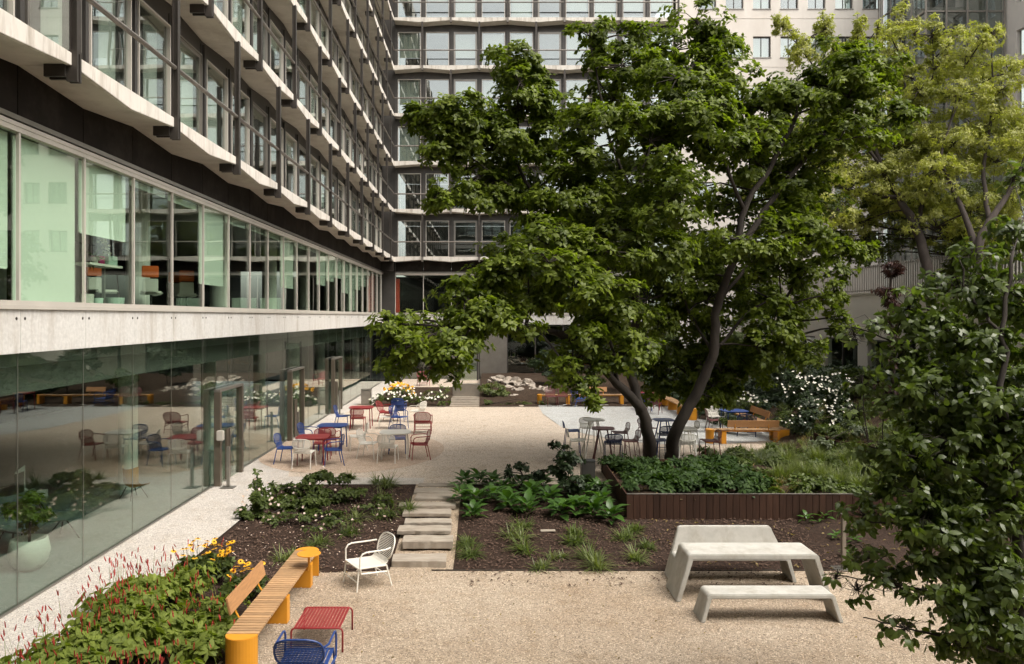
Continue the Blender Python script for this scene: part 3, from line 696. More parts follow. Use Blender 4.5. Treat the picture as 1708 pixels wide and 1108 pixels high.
# grey metal wall by the rear steps
t = thing('metal_planter', 'brushed metal planter box at the top of the rear steps', 'planter', (-1.1, 38.8, .08))
MB().box(-.68, .68, 0, .5, 0, .62).obj('box', m_bin, t, bevel=.01)
t = thing('door_frame', 'dark framed glass door behind the rear steps', 'door', (-1.2, 47.9, .14))
MB().box(-.6, -.5, 0, .1, 0, 2.4).obj('jamb', m_mull, t); MB().box(.5, .6, 0, .1, 0, 2.4).obj('jamb', m_mull, t); MB().box(-.5, .5, .03, .05, .02, 2.3).obj('pane', g_low, t)

# ------------------------------------------------------------------ wooden planter
pl = thing('timber_planter', 'large raised planter edged with dark vertical planks round the magnolia', 'planter', (0, 0, 0))
pk = MB(); pk.box(.003, .137, 0, .03, 0, 1); pk = pk.mesh('plank', m_plank, bevel=.003)
n = int((10.6 - 2.92) / .14)
for k in range(n):
    o = link(pk, 'plank', pl, (2.92 + k * .14, 16.28 + random.uniform(-.003, .003), -.36)); o.scale.z = .71 - .0
pk2 = MB(); pk2.box(0, .03, .003, .137, 0, 1); pk2 = pk2.mesh('plank', m_plank, bevel=.003)
for k in range(28):
    o = link(pk2, 'plank', pl, (2.92 + .0028 * k, 16.33 + k * .14, -.36 + .0)); o.scale.z = .71
for k in range(24): link(pk, 'plank', pl, (2.97 + k * .14, 20.27, -.36)).scale.z = .71
MB().box(2.95, 10.6, 16.315, 16.335, -.3, .33).obj('inner_liner', m_steel, pl)
MB().box(2.93, 10.62, 16.275, 16.34, .352, .362).obj('edge_cap', m_rail, pl)
pl2 = thing('timber_edging', 'short dark plank retaining edge on the slope behind the grasses', 'edging', (0, 0, 0))
c0 = W(1404, 768, 21.8)
for k in range(8): link(pk, 'plank', pl2, (c0.x + k * .14, 22.0, c0.z)).scale.z = .5
for k in range(12): link(pk2, 'plank', pl2, (c0.x, 22.03 + k * .14, c0.z)).scale.z = .5

# ------------------------------------------------------------------ benches
def bench(label, p0, ang, L, wd, seatz, gz, backs, supports, cap0=True, cap1=True, disc=None, group='yellow and wood slat benches'):
    """local frame: +y along the bench, x across (0..wd)"""
    t = thing('slat_bench', label, 'bench', (p0[0], p0[1], gz), ang, group)
    h = seatz - gz; n = int(L / .086); pt = L / n
    s_ = shared(('slat', wd, round(h, 3)), lambda: MB().box(0, wd, 0, .072, h - .025, h).mesh('slat', m_teak, bevel=.003))
    for k in range(n): link(s_, 'slat', t, (random.uniform(-.002, .002), k * pt + .007, 0))
    for x in (.04, wd - .07): MB().box(x, x + .03, 0, L, h - .065, h - .026).obj('seat_rail', m_yel, t)
    def cap(sign, y0):
        r = wd / 2
        def ring(rr): return [(r + rr * math.cos(w), y0 + sign * rr * math.sin(w)) for w in [math.pi * k / 16 for k in range(17)]]
        mb = MB(); mb.prism(ring(r), lambda x, y: (x, y, 0.0), lambda x, y: (x, y, h)); return mb.obj('end_cap', m_yel, t, bevel=.006)
    if cap0: cap(-1, -.004)
    if cap1: cap(1, L + .004)
    for sy in supports: MB().box(.03, wd - .005, sy - .06, sy + .10, .0, h - .066).obj('support', m_yel, t, bevel=.005)
    for (a_, b_, xo) in backs:
        sgn = -1 if xo < wd / 2 else 1
        mb = MB(); x = xo + sgn * .05
        mb.prism([(x, h + .10), (x + sgn * .055, h + .32), (x + sgn * .085, h + .315), (x + sgn * .03, h + .09)], lambda q, z: (q, a_, z), lambda q, z: (q, b_, z)); mb.obj('backrest', m_teakb, t, bevel=.006)
        for yy in (a_ + (b_ - a_) * .15, a_ + (b_ - a_) * .8):
            MB().tube([(xo - sgn * .06, yy, h - .03), (xo + sgn * .03, yy, h - .02), (xo + sgn * .075, yy, h + .06), (xo + sgn * .10, yy, h + .2)], .014, 6).obj('back_bracket', m_yel, t)
    if disc:
        dx, dy, dz = disc
        MB().lathe([(.185, dz - .012), (.19, dz - .006), (.19, dz), (.185, dz + .004)], (dx, dy, 0), 32).obj('side_table', m_yel, t)
        MB().tube([(dx, dy, dz - .02), (dx, dy, h + .02), (dx - .02, dy + .02, h - .05), (dx - .1, dy + .05, h - .07)], .018, 8).obj('table_stem', m_yel, t)
    return t
bench('slatted bench with yellow ends and a round yellow side table in the foreground', (-3.345, 9.87), 0, 3.52, .41, .05, -.4, [(.35, 1.95, 0)], [1.5, 3.0], disc=(.45, 2.62, .67))
bench('wood bench set across the view just before the far right blue table', (7.25, 25.2), R(-90), 2.4, .42, .46, .012, [(.4, 2.05, .42)], [.3, 2.1], cap1=False)
bench('wood bench running away from us at the far right, its backrest against the slope', (9.3, 24.95), 0, 4.2, .42, .46, .012, [(2.0, 3.9, .42)], [.6, 2.8])
bench('yellow ended wood bench running away from us beyond the magnolia trunks', (7.85, 30.6), 0, 4.8, .42, .46, .012, [], [1.6, 3.2])
bench('long wood bench across the far edge of the blue white gravel', (2.5, 36.3), R(-90), 4.9, .42, .46, .012, [(2.2, 3.1, 0)], [1.2, 3.7])

# ------------------------------------------------------------------ chairs and tables
def oval(cx, cy_, a_, b_, n=22, p=2.8, T=None):
    out = []
    for k in range(n):
        w = 2 * math.pi * k / n; c, s_ = math.cos(w), math.sin(w)
        out.append((a_ * math.copysign(abs(c) ** (2 / p), c), b_ * math.copysign(abs(s_) ** (2 / p), s_)))
    return out
def chair_meshes(kind, mat):
    """front is -y. kinds: d dining, a dining with arms, l lounge armchair, s bar stool"""
    if kind == 'l': sw, sdp, sh, bz0, bh, lean, r = .56, .52, .37, .40, .40, .34, .0135
    elif kind == 's': sw, sdp, sh, bz0, bh, lean, r = .44, .40, .72, .80, .19, .12, .0115
    else: sw, sdp, sh, bz0, bh, lean, r = .47, .44, .44, .55, .27, .16, .0125
    q = {}; hw = sw / 2; ns = 7
    fy, by = -sdp / 2, sdp / 2
    leg = []
    for sx in (-1, 1):
        leg.append(MB().tube([(sx * hw, fy + .01, sh - .01), (sx * (hw + .015), fy - .03, .0)], r, ns))
        leg.append(MB().tube([(sx * hw, by - .02, sh - .01), (sx * (hw + .02), by + .07, .0)], r, ns))
    q['leg'] = [l.mesh('leg', mat, smooth=False) for l in leg]
    fr = MB().tube([(-hw, fy, sh), (hw, fy, sh), (hw, by - .02, sh - .02), (-hw, by - .02, sh - .02)], r, ns, closed=True)
    if kind in 'ls': fr.tube([(-hw - .01, fy - .02, sh * .42), (hw + .01, fy - .02, sh * .42)], r * .8, ns); fr.tube([(-hw - .01, by + .03, sh * .42), (hw + .01, by + .03, sh * .42)], r * .8, ns)
    q['seat_frame'] = [fr.mesh('seat_frame', mat)]
    st_ = MB(); n = 13 if kind != 's' else 11
    bd = Vector((0, math.sin(lean), math.cos(lean)))
    for k in range(n):                                  # slats run front to back then turn up behind
        x = -hw + .02 + (sw - .04) * k / (n - 1); w_ = (sw - .04) / (n - 1) * .36
        top = Vector((0, by + .02, bz0 + .03))
        path = [(fy + .005, sh + .004), (fy + .06, sh + .014), (0, sh + .002), (by - .05, sh - .004), (by - .005, sh + .02), (top.y, top.z)]
        vs = []
        for y, z in path: vs += [(x - w_, y, z), (x + w_, y, z), (x + w_, y, z - .008), (x - w_, y, z - .008)]
        fs = []
        for i in range(len(path) - 1):
            for j in range(4): fs.append((i * 4 + j, i * 4 + (j + 1) % 4, (i + 1) * 4 + (j + 1) % 4, (i + 1) * 4 + j))
        st_.add(vs, fs)
    q['seat'] = [st_.mesh('seat', mat)]
    a_, b_ = hw + .01, bh / 2; c0 = Vector((0, by + .03, bz0)) + bd * (b_)
    ring = oval(0, 0, a_, b_, 24)
    bk = MB().tube([c0 + Vector((u, -.035 * (1 - (u / a_) ** 2) * -1 - .0, 0)) + bd * v for u, v in ring], r * .95, ns, closed=True)
    nr = {'l': 15, 's': 7}.get(kind, 9)
    for k in range(nr):
        v = -b_ + bh * (k + .7) / (nr + .4); 
        if abs(v) >= b_: continue
        ww = a_ * (1 - abs(v / b_) ** 2.8) ** (1 / 2.8)
        pth = [c0 + Vector((u, .035 * (1 - (u / a_) ** 2), 0)) + bd * v for u in (-ww, -ww * .5, 0, ww * .5, ww)]
        bk.tube(pth, bh / nr * .30, 4, flat=1)
    q['backrest'] = [bk.mesh('backrest', mat)]
    if kind in 'al':
        q['armrest'] = []
        ah = sh + (.2 if kind == 'a' else .2)
        for sx in (-1, 1):
            x = sx * (hw + .035)
            P_ = [(sx * hw, by + .02 + .1 * math.sin(lean), ah + .03), (x, by - .06, ah + .035), (x, 0, ah + .03), (x, fy + .10, ah + .02), (x, fy + .04, ah - .01), (x, fy + .015, ah - .06), (x, fy + .02, sh + .04), (sx * hw, fy + .03, sh)]
            if kind == 'l': P_ = [(sx * (hw - .0), by + .06, ah + .06), (x, by - .06, ah + .05), (x, fy + .13, ah + .06), (x, fy + .06, ah + .04), (x, fy + .02, ah - .02), (x, fy + .02, sh + .02), (x, fy + .04, sh - .08), (sx * hw, by, sh - .12)]
            q['armrest'].append(MB().tube(P_, r, ns).mesh('armrest', mat))
    return q
CG = {'d': 'armless slatted cafe chairs', 'a': 'slatted cafe armchairs', 'l': 'low slatted lounge chairs', 's': 'slatted bar stools'}
def chair(kind, mat, x, y, deg, label, gz=0.):
    q = shared(('chair', kind, mat.name), lambda: chair_meshes(kind, mat))
    t = thing({'d': 'cafe_chair', 'a': 'cafe_armchair', 'l': 'lounge_chair', 's': 'bar_stool'}[kind], label, 'bar stool' if kind == 's' else 'chair', (x, y, gz), R(deg), CG[kind])
    for nm, ms in q.items():
        for me in ms: link(me, nm, t)
    return t
def table(x, y, mat, label, top=.9, h=.75, bar=False, rz=0., gz=0.):
    def build():
        r = top / 2; ring = oval(0, 0, r, r, 32, 4.2)
        mb = MB(); mb.prism(ring, lambda a_, b_: (a_, b_, h - .022), lambda a_, b_: (a_, b_, h))
        out = {'table_top': [mb.mesh('table_top', mat, bevel=.006)], 'leg': []}
        for sx in (-1, 1):
            for sy in (-1, 1):
                if bar: P_ = [(sx * r * .34, sy * r * .34, h - .023), (sx * r * .95, sy * r * .95, .0)]
                else: P_ = [(sx * r * .74, sy * r * .74, h - .023), (sx * r * .80, sy * r * .80, .0)]
                out['leg'].append(MB().tube(P_, .018, 8).mesh('leg', mat))
        rr = r * (.34 if bar else .74)
        out['apron'] = [MB().tube([(-rr, -rr, h - .045), (rr, -rr, h - .045), (rr, rr, h - .045), (-rr, rr, h - .045)], .012, 6, closed=True).mesh('apron', mat)]
        return out
    q = shared(('table', mat.name, top, h), build)
    t = thing('bar_table' if bar else 'cafe_table', label, 'table', (x, y, gz), R(rz), 'bar height tables' if bar else 'square cafe tables')
    for nm, ms in q.items():
        for me in ms: link(me, nm, t)
table(-4.9, 21.6, m_red, 'red cafe table nearest us by the glass front', rz=3)
chair('d', m_blue, -5.62, 21.6, 84, 'armless blue chair at the left side of the nearest red table')
chair('d', m_wht, -4.98, 20.95, 176, 'white armless chair on the near side of the nearest red table')
chair('a', m_blue, -4.3, 21.35, -70, 'blue armchair at the right side of the nearest red table')
chair('d', m_red, -4.8, 22.35, 8, 'red chair between the nearest red table and the blue one')
table(-4.8, 23.9, m_blue, 'blue cafe table second from us by the glass front', rz=-2)
chair('a', m_blue, -5.5, 23.75, 82, 'blue armchair at the left of the second, blue table')
chair('a', m_red, -4.75, 23.2, 178, 'red armchair with its back to us at the blue table')
chair('d', m_wht, -4.0, 23.7, -76, 'white chair turned to the right side of the blue table')
table(-4.68, 28.6, m_red, 'farther red cafe table in front of the litter bin', rz=2)
chair('d', m_blue, -5.35, 28.5, 88, 'armless blue chair at the left of the farther red table')
chair('d', m_red, -4.7, 27.95, 180, 'red armless chair on the near side of the farther red table')
chair('l', m_red, -3.9, 30.2, 75, 'low red chair beyond the right side of the farther red table')
chair('d', m_wht, -3.75, 28.3, -84, 'white chair just right of the farther red table')
chair('a', m_blue, -3.25, 28.2, 62, 'blue armchair turned right, in front of the blue stack')
chair('a', m_blue, -3.5, 30.3, 178, 'lower blue armchair of the stack by the white flowers')
chair('a', m_blue, -3.5, 30.24, 178, 'upper blue armchair of the stack by the white flowers', .11)
chair('a', m_wht, -2.75, 30.0, -118, 'white armchair turned sideways right of the blue stack')
chair('l', m_red, -2.3, 27.3, 182, 'red armchair alone with its back to us behind the white table')
table(-2.7, 22.5, m_wht, 'white cafe table on the salmon gravel disc', rz=2)
chair('a', m_wht, -3.45, 22.4, 78, 'white armchair at the left of the white table')
chair('d', m_wht, -2.82, 21.8, 176, 'white armless chair on the near side of the white table')
chair('a', m_red, -1.98, 22.25, -76, 'red armchair at the right of the white table')
chair('a', m_blue, -2.72, 23.2, 4, 'blue armchair on the far side of the white table')
chair('l', m_red, -3.7, 44.3, 20, 'red low chair on the rear terrace behind the yellow flowers', .14)
table(3.13, 22.9, m_wht, 'white bar table left of the magnolia trunks', .62, 1.05, True, 4)
table(3.15, 21.15, m_bred, 'dark red bar table nearest the planter corner', .62, 1.05, True, -6)
table(5.2, 22.9, m_blue, 'blue bar table seen between the magnolia trunks', .62, 1.05, True, 3)
table(5.38, 21.1, m_wht, 'pale bar table just right of the magnolia trunks', .62, 1.05, True, 2)
chair('s', m_blue, 2.5, 22.95, 88, 'blue bar stool at the left of the white bar table')
chair('s', m_wht, 3.05, 23.55, 4, 'white bar stool on the far side of the white bar table')
chair('s', m_bred, 3.85, 22.6, -86, 'dark red bar stool at the right of the white bar table')
chair('s', m_wht, 2.45, 21.2, 86, 'white bar stool at the left of the dark red bar table')
chair('s', m_bred, 3.86, 21.1, -84, 'dark red bar stool at the right of the dark red bar table')
chair('s', m_dblue, 3.35, 20.72, 176, 'navy bar stool with its back to us at the dark red bar table')
chair('s', m_bred, 4.85, 23.5, 10, 'dark red bar stool behind the blue bar table')
chair('s', m_dblue, 5.12, 22.2, 178, 'navy bar stool on the near side of the blue bar table')
chair('s', m_dblue, 4.68, 21.2, 86, 'navy bar stool between the two magnolia trunks')
chair('s', m_wht, 5.95, 22.9, -88, 'white bar stool at the right of the blue bar table')
chair('s', m_wht, 5.3, 20.68, 178, 'white bar stool with its back to us beside the planter')
chair('s', m_bred, 6.05, 21.1, -86, 'dark red bar stool at the right of the pale bar table')
table(8.75, 27.5, m_blue, 'blue cafe table at the far right by the slope', rz=3, gz=.012)
chair('d', m_bred, 8.0, 27.3, 84, 'dark red chair at the left of the far right blue table', .012)
chair('a', m_wht, 8.3, 28.2, 10, 'white chair behind the far right blue table', .012)
chair('l', m_dblue, 8.9, 26.6, 160, 'navy lounge chair between blue table and dark bench back', .012)
table(7.05, 33.9, m_red, 'red cafe table beyond the magnolia, near the yellow bench', rz=8, gz=.012)
chair('d', m_blue, 6.8, 33.3, 170, 'blue chair tucked under the distant red table', .012)
chair('d', m_bred, 7.0, 32.5, 150, 'dark red chair standing before the distant red table', .012)
chair('l', m_blue, 4.2, 35.2, 100, 'blue low chair in front of the long far bench', .012)
chair('d', m_bred, 2.9, 35.3, 10, 'left of two dark red chairs at the far edge of the blue gravel', .012)
chair('d', m_bred, 3.4, 35.4, -10, 'right of two dark red chairs at the far edge of the blue gravel', .012)
# foreground chairs
chair('l', m_wht, -2.05, 13.0, -58, 'white slatted lounge chair alone in front of the stone steps', -.4)
chair('l', m_blue, -2.2, 9.35, 180, 'blue slatted lounge chair cut by the bottom edge of the view', -.4)
t = thing('low_table', 'low red slatted table in front of the blue lounge chair', 'table', (-2.295, 10.73, -.4))
hx, hy, hz = .345, .37, .32
for sy in (-hy, hy):
    MB().tube([(-hx, sy, 0), (-hx, sy, hz - .05), (-hx + .015, sy, hz - .015), (-hx + .05, sy, hz), (hx - .05, sy, hz), (hx - .015, sy, hz - .015), (hx, sy, hz - .05), (hx, sy, 0)], .013, 8).obj('leg_frame', m_red, t, smooth=True)
for k in range(14):
    x = -hx + .05 + (2 * hx - .1) * k / 13; MB().box(x - .0165, x + .0165, -hy + .01, hy - .01, hz - .004, hz + .006).obj('slat', m_red, t)

# concrete furniture
def arch(name, label, xl, xr, y0, y1, h, sp, th, gz=-.4, back=None, grp='cast concrete furniture'):
    t = thing(name, label, 'table' if 'table' in name else 'bench', ((xl + xr) / 2, (y0 + y1) / 2, gz), 0, grp)
    L = (xr - xl) / 2; D2 = (y1 - y0) / 2; rad = .07; k_ = 5
    def outline(off):
        P_ = []; tx = L - off; bz = h - off
        dl = sp * (h - .0) / h
        P_.append((-(tx + dl), 0))
        for i in range(k_ + 1):
            w = math.pi - (math.pi / 2) * i / k_; rr = max(rad - off * .6, .02); P_.append((-(tx - rr) + rr * math.cos(w), bz - rr + rr * math.sin(w)))
        for i in range(k_ + 1):
            w = math.pi / 2 - (math.pi / 2) * i / k_; rr = max(rad - off * .6, .02); P_.append(((tx - rr) + rr * math.cos(w), bz - rr + rr * math.sin(w)))
        P_.append(((tx + dl), 0)); return P_
    o_, i_ = outline(0), outline(th); n = len(o_); dd = lambda z: .03 * (1 - z / h)
    vs = []
    for s_ in (-1, 1):
        for (x, z) in o_: vs.append((x, s_ * (D2 + dd(z)), z))
        for (x, z) in i_: vs.append((x, s_ * (D2 + dd(z)), z))
    fs = []
    for i in range(n - 1):
        a_, b_, c_, d_ = i, i + 1, n + i + 1, n + i; fs += [(a_, d_, c_, b_), (2 * n + a_, 2 * n + b_, 2 * n + c_, 2 * n + d_), (a_, b_, 2 * n + b_, 2 * n + a_), (d_, 2 * n + d_, 2 * n + c_, c_)]
    fs += [(0, 2 * n, 3 * n, n), (n - 1, 2 * n - 1, 4 * n - 1, 3 * n - 1)]
    MB().add(vs, fs).obj('seat_shell' if 'bench' in name else 'table_shell', m_cast, t, bevel=.012)
    if back:
        bt, bl, br = back; mb = MB()
        r_ = .07; P_ = [(-L + .01, h - .03), (L - .01, h - .03)] + [(br - r_ + r_ * math.cos(w), bt - r_ + r_ * math.sin(w)) for w in (0, .5, 1.0, 1.57)] + [(bl + r_ - r_ * math.cos(w), bt - r_ + r_ * math.sin(w)) for w in (1.57, 1.0, .5, 0)]
        mb.prism(P_, lambda x, z: (x, D2 - .10 + (z - h) * .18, z), lambda x, z: (x, D2 - .01 + (z - h) * .18, z)); mb.obj('backrest', m_cast, t, bevel=.012)
arch('concrete_table', 'pale cast concrete table with splayed slab legs on the gravel', 3.16, 5.24, 12.2, 12.86, .74, .2, .08)
arch('concrete_bench', 'low backless concrete bench in front of the concrete table', 3.22, 5.12, 11.36, 11.76, .41, .10, .065)
arch('concrete_bench', 'concrete bench with high backrest behind the concrete table', 3.17, 5.13, 13.08, 13.50, .43, .09, .07, back=(.84, -.85, .80))
t = thing('path_bollard', 'slender steel bollard on a base plate beside the concrete furniture', 'bollard', (6.32, 13.74, -.39))
MB().box(-.035, .035, -.035, .035, .015, .97).obj('shaft', m_bin, t, bevel=.008); MB().box(-.18, .14, -.14, .14, 0, .015).obj('base_plate', m_bin, t); MB().box(-.045, .045, -.045, .045, .97, .985).obj('cap', m_bin, t)
t = thing('litter_bin', 'stainless litter bin beside the path behind the farther red table', 'bin', (-5.65, 35.9, 0))
MB().box(-.22, .22, -.18, .18, .03, .66).obj('body', m_bin, t, bevel=.01); MB().box(-.23, .23, -.19, .19, .70, .73).obj('lid', m_bin, t); MB().box(-.22, -.19, -.18, .18, .661, .699).obj('lid_post', m_bin, t); MB().box(.19, .22, -.18, .18, .661, .699).obj('lid_post', m_bin, t)
t = thing('litter_bin', 'dark litter bin half hidden by the shrub left of the timber planter', 'bin', (G(970, 800).x, 18.3, -.04))
MB().box(-.15, .17, -.15, .15, 0, .72).obj('body', m_mull, t, bevel=.01); MB().box(-.16, .18, -.16, .16, .725, .74).obj('lid', m_black, t)
t = thing('cable_box', 'small flat grey brown board lying on the mulch bed', 'board', (W(912, 880, 15.9).x, 15.6, bedh(1.2, 15.6) + .02), R(3))
MB().box(-.15, .15, -.06, .06, 0, .02).obj('board', m_slab, t, bevel=.005)
t = thing('garden_spotlight', 'small grey spotlight lying on the slope soil left of the plank edge', 'spotlight', tuple(W(1367, 746, 24.2)), R(30))
MB().tube([(-.1, 0, .08), (.1, 0, .12)], .06, 12).obj('housing', m_alug, t); MB().tube([(0, 0, -.1), (0, 0, .09)], .015, 6).obj('stake', m_black, t)

# ------------------------------------------------------------------ vegetation
def nrm(v): return v / np.maximum(np.linalg.norm(v, axis=-1, keepdims=True), 1e-9)
def leaf_mesh(name, c, d, up, L, Wd, tint, mat, curl=.25, shape=(.30, .68, .95, .86), simple=None):
    """one six-vertex folded leaf per row: c base, d direction, up leaf normal"""
    if simple is None: simple = len(c) > 9000
    n = len(c); L = np.broadcast_to(L, n)[:, None]; Wd = np.broadcast_to(Wd, n)[:, None]; curl = np.broadcast_to(curl, n)[:, None]
    d = nrm(d); up = nrm(up - (up * d).sum(1, keepdims=True) * d); s = np.cross(d, up)
    t1, t2, w1, w2 = shape[0], shape[1], shape[2], shape[3]
    if simple:      # six vertices, kinked across the middle
        P = np.stack([c, c + d * L * t1 + s * Wd * .5 * w1 + up * L * .04, c + d * L * t1 - s * Wd * .5 * w1 + up * L * .04,
                      c + d * L * t2 + s * Wd * .5 * w2 - up * L * curl * .3, c + d * L * t2 - s * Wd * .5 * w2 - up * L * curl * .3, c + d * L - up * L * curl], 1).reshape(-1, 3)
        return raw_mesh(name, P, 6, [0, 2, 1, 1, 2, 4, 3, 3, 4, 5], [3, 4, 3], n, tint, mat)
    P = np.stack([c, c + d * L * t1 + s * Wd * .5 * w1 + up * L * .05, c + d * L * t1 - s * Wd * .5 * w1 + up * L * .05,
                  c + d * L * t2 + s * Wd * .5 * w2 - up * L * curl * .25, c + d * L * t2 - s * Wd * .5 * w2 - up * L * curl * .25,
                  c + d * L - up * L * curl, c + d * L * t1 - up * L * .03, c + d * L * t2 - up * L * (curl * .25 + .08)], 1).reshape(-1, 3)
    me = bpy.data.meshes.new(name); me.vertices.add(8 * n); me.vertices.foreach_set('co', P.astype(np.float32).ravel())
    loc = np.array([0, 6, 1, 0, 2, 6, 1, 6, 7, 3, 6, 2, 4, 7, 3, 7, 5, 7, 4, 5], dtype=np.int32)
    lens = np.array([3, 3, 4, 4, 3, 3], dtype=np.int32)
    idx = (loc[None] + 8 * np.arange(n, dtype=np.int32)[:, None]).ravel()
    me.loops.add(len(idx)); me.loops.foreach_set('vertex_index', idx)
    ls = np.tile(lens, n); st = np.concatenate([[0], np.cumsum(ls)[:-1]]).astype(np.int32)
    me.polygons.add(len(ls)); me.polygons.foreach_set('loop_start', st); me.polygons.foreach_set('loop_total', ls)
    me.update(calc_edges=True); me.validate()
    at = me.attributes.new('tint', 'FLOAT', 'POINT'); at.data.foreach_set('value', np.repeat(np.clip(tint, 0, 1), 8).astype(np.float32))
    me.materials.append(mat); return me
def raw_mesh(name, P, nv, loc, lens, n, tint, mat):
    me = bpy.data.meshes.new(name); me.vertices.add(nv * n); me.vertices.foreach_set('co', P.astype(np.float32).ravel())
    loc = np.array(loc, dtype=np.int32); idx = (loc[None] + nv * np.arange(n, dtype=np.int32)[:, None]).ravel()
    me.loops.add(len(idx)); me.loops.foreach_set('vertex_index', idx); ls = np.tile(np.array(lens, dtype=np.int32), n)
    st = np.concatenate([[0], np.cumsum(ls)[:-1]]).astype(np.int32)
    me.polygons.add(len(ls)); me.polygons.foreach_set('loop_start', st); me.polygons.foreach_set('loop_total', ls); me.update(calc_edges=True)
    a_ = me.attributes.new('tint', 'FLOAT', 'POINT'); a_.data.foreach_set('value', np.repeat(np.clip(tint, 0, 1), nv).astype(np.float32))
    me.materials.append(mat); return me
def blade_mesh(name, roots, d, L, Wd, droop, tint, mat):
    n = len(roots); d = nrm(d); s = nrm(np.cross(d, np.array([0, 0, 1.0]) + 1e-3)); L = L[:, None]; droop = droop[:, None]; Wd = np.broadcast_to(Wd, n)[:, None]
    h = nrm(d * np.array([1, 1, 0.0]) + 1e-4); z = np.array([0, 0, 1.0])
    def at_(t): return roots + d * L * t + (h * .35 - z) * L * droop * t ** 2.2
    P = np.stack([roots + s * Wd * .4, roots - s * Wd * .4, at_(.4) + s * Wd * .5, at_(.4) - s * Wd * .5, at_(.75) + s * Wd * .35, at_(.75) - s * Wd * .35, at_(1.0)], 1).reshape(-1, 3)
    me = bpy.data.meshes.new(name); me.vertices.add(7 * n); me.vertices.foreach_set('co', P.astype(np.float32).ravel())
    loc = np.array([0, 1, 3, 2, 2, 3, 5, 4, 4, 5, 6], dtype=np.int32); lens = np.array([4, 4, 3], dtype=np.int32)
    idx = (loc[None] + 7 * np.arange(n, dtype=np.int32)[:, None]).ravel()
    me.loops.add(len(idx)); me.loops.foreach_set('vertex_index', idx); ls = np.tile(lens, n)
    st = np.concatenate([[0], np.cumsum(ls)[:-1]]).astype(np.int32)
    me.polygons.add(len(ls)); me.polygons.foreach_set('loop_start', st); me.polygons.foreach_set('loop_total', ls); me.update(calc_edges=True)
    a_ = me.attributes.new('tint', 'FLOAT', 'POINT'); a_.data.foreach_set('value', np.repeat(np.clip(tint, 0, 1), 7).astype(np.float32))
    me.materials.append(mat); return me
def cloud(lobes, per, ll, lw, rosette=6, sub=9, upw=.7, droop=.2, spread=.30, tj=.3, reach=.9):
    """lobes: rows (x,y,z,rx,ry,rz,n). returns leaf arrays and the sub clump centres per lobe"""
    C, Dd, U, T, clumps = [], [], [], [], []
    for (x, y, z, rx, ry, rz, n) in lobes:
        c0 = np.array([x, y, z]); rr = np.array([rx, ry, rz]); k = max(3, int(sub))
        q = nrm(rng.normal(size=(k, 3))) * (rng.random((k, 1)) ** .40) * reach
        q[:, 2] = q[:, 2] * .9
        cl = c0 + q * rr; clumps.append(cl)
        nr = max(4, int(n * per / rosette)); w = rng.integers(0, k, nr)
        off = rng.normal(size=(nr, 3)); off = nrm(off) * (rng.random((nr, 1)) ** .5)
        szk = .55 + .75 * rng.random(k)
        rc = cl[w] + off * szk[w][:, None] * rr * spread * np.array([1.15, 1.15, .8])
        axis = nrm(off * .6 + nrm(rc - c0) * .5 + np.array([0, 0, upw]) + rng.normal(size=(nr, 3)) * .25)
        ti = rng.random(nr) * .35 + .25 * rng.random(k)[w] + .15
        c = np.repeat(rc, rosette, 0); ax = np.repeat(axis, rosette, 0)
        ph = rng.random(len(c)) * 6.283; a1 = nrm(np.cross(ax, np.array([.3, .2, 1.0]) + 1e-3)); a2 = np.cross(ax, a1)
        d = a1 * np.cos(ph)[:, None] + a2 * np.sin(ph)[:, None] + ax * (rng.random((len(c), 1)) * .7 + .05) - np.array([0, 0, droop])
        C.append(c + nrm(d) * ll * .12); Dd.append(d); U.append(ax + rng.normal(size=c.shape) * .25); T.append(np.repeat(ti, rosette) + (rng.random(len(c)) - .5) * tj)
    return np.concatenate(C), np.concatenate(Dd), np.concatenate(U), np.concatenate(T), clumps
def pxl(rows, n=1000):   # lobes measured on the photo, each with its own distance
    out = []
    for r in rows:
        x, y, rx, ry, Y = r[:5]; k = r[5] if len(r) > 5 else 1
        p = W(x, y, Y); out.append((p.x, p.y, p.z, rx / F * Y, (rx + ry) / 2 / F * Y * .9, ry / F * Y, n * k * (rx * ry / 3600) * (Y / 20) ** 2))
    return out
def fill(rows, dmax, prob, f=.72, dy=1.0):
    out = list(rows)
    for i in range(len(rows)):
        for j in range(i):
            a_, b_ = rows[i], rows[j]; d = math.hypot(a_[0] - b_[0], a_[1] - b_[1])
            if d < dmax and abs(a_[4] - b_[4]) < 1.6 and random.random() < prob:
                out.append(((a_[0] + b_[0]) / 2 + random.gauss(0, 8), (a_[1] + b_[1]) / 2 + random.gauss(0, 8), min(a_[2], b_[2]) * f, min(a_[3], b_[3]) * f, (a_[4] + b_[4]) / 2 + random.uniform(-dy, dy)))
    return out
def limb(mb, pts, r0, r1, n=8, wob=.03):
    P = [Vector(p) for p in pts]; out = []; 
    for i in range(len(P) - 1):     # Catmull-Rom
        p0, p1, p2, p3 = P[max(i - 1, 0)], P[i], P[i + 1], P[min(i + 2, len(P) - 1)]
        for k in range(5):
            t = k / 5; out.append(.5 * ((2 * p1) + (p2 - p0) * t + (2 * p0 - 5 * p1 + 4 * p2 - p3) * t * t + (3 * p1 - p0 - 3 * p2 + p3) * t ** 3))
    out.append(P[-1]); m = len(out)
    out = [p + Vector((random.uniform(-wob, wob), random.uniform(-wob, wob), 0)) * (1 if 0 < i < m - 1 else 0) for i, p in enumerate(out)]
    rad = [r0 + (r1 - r0) * (i / (m - 1)) ** .8 for i in range(m)]
    mb.tube(out, rad, n); return out
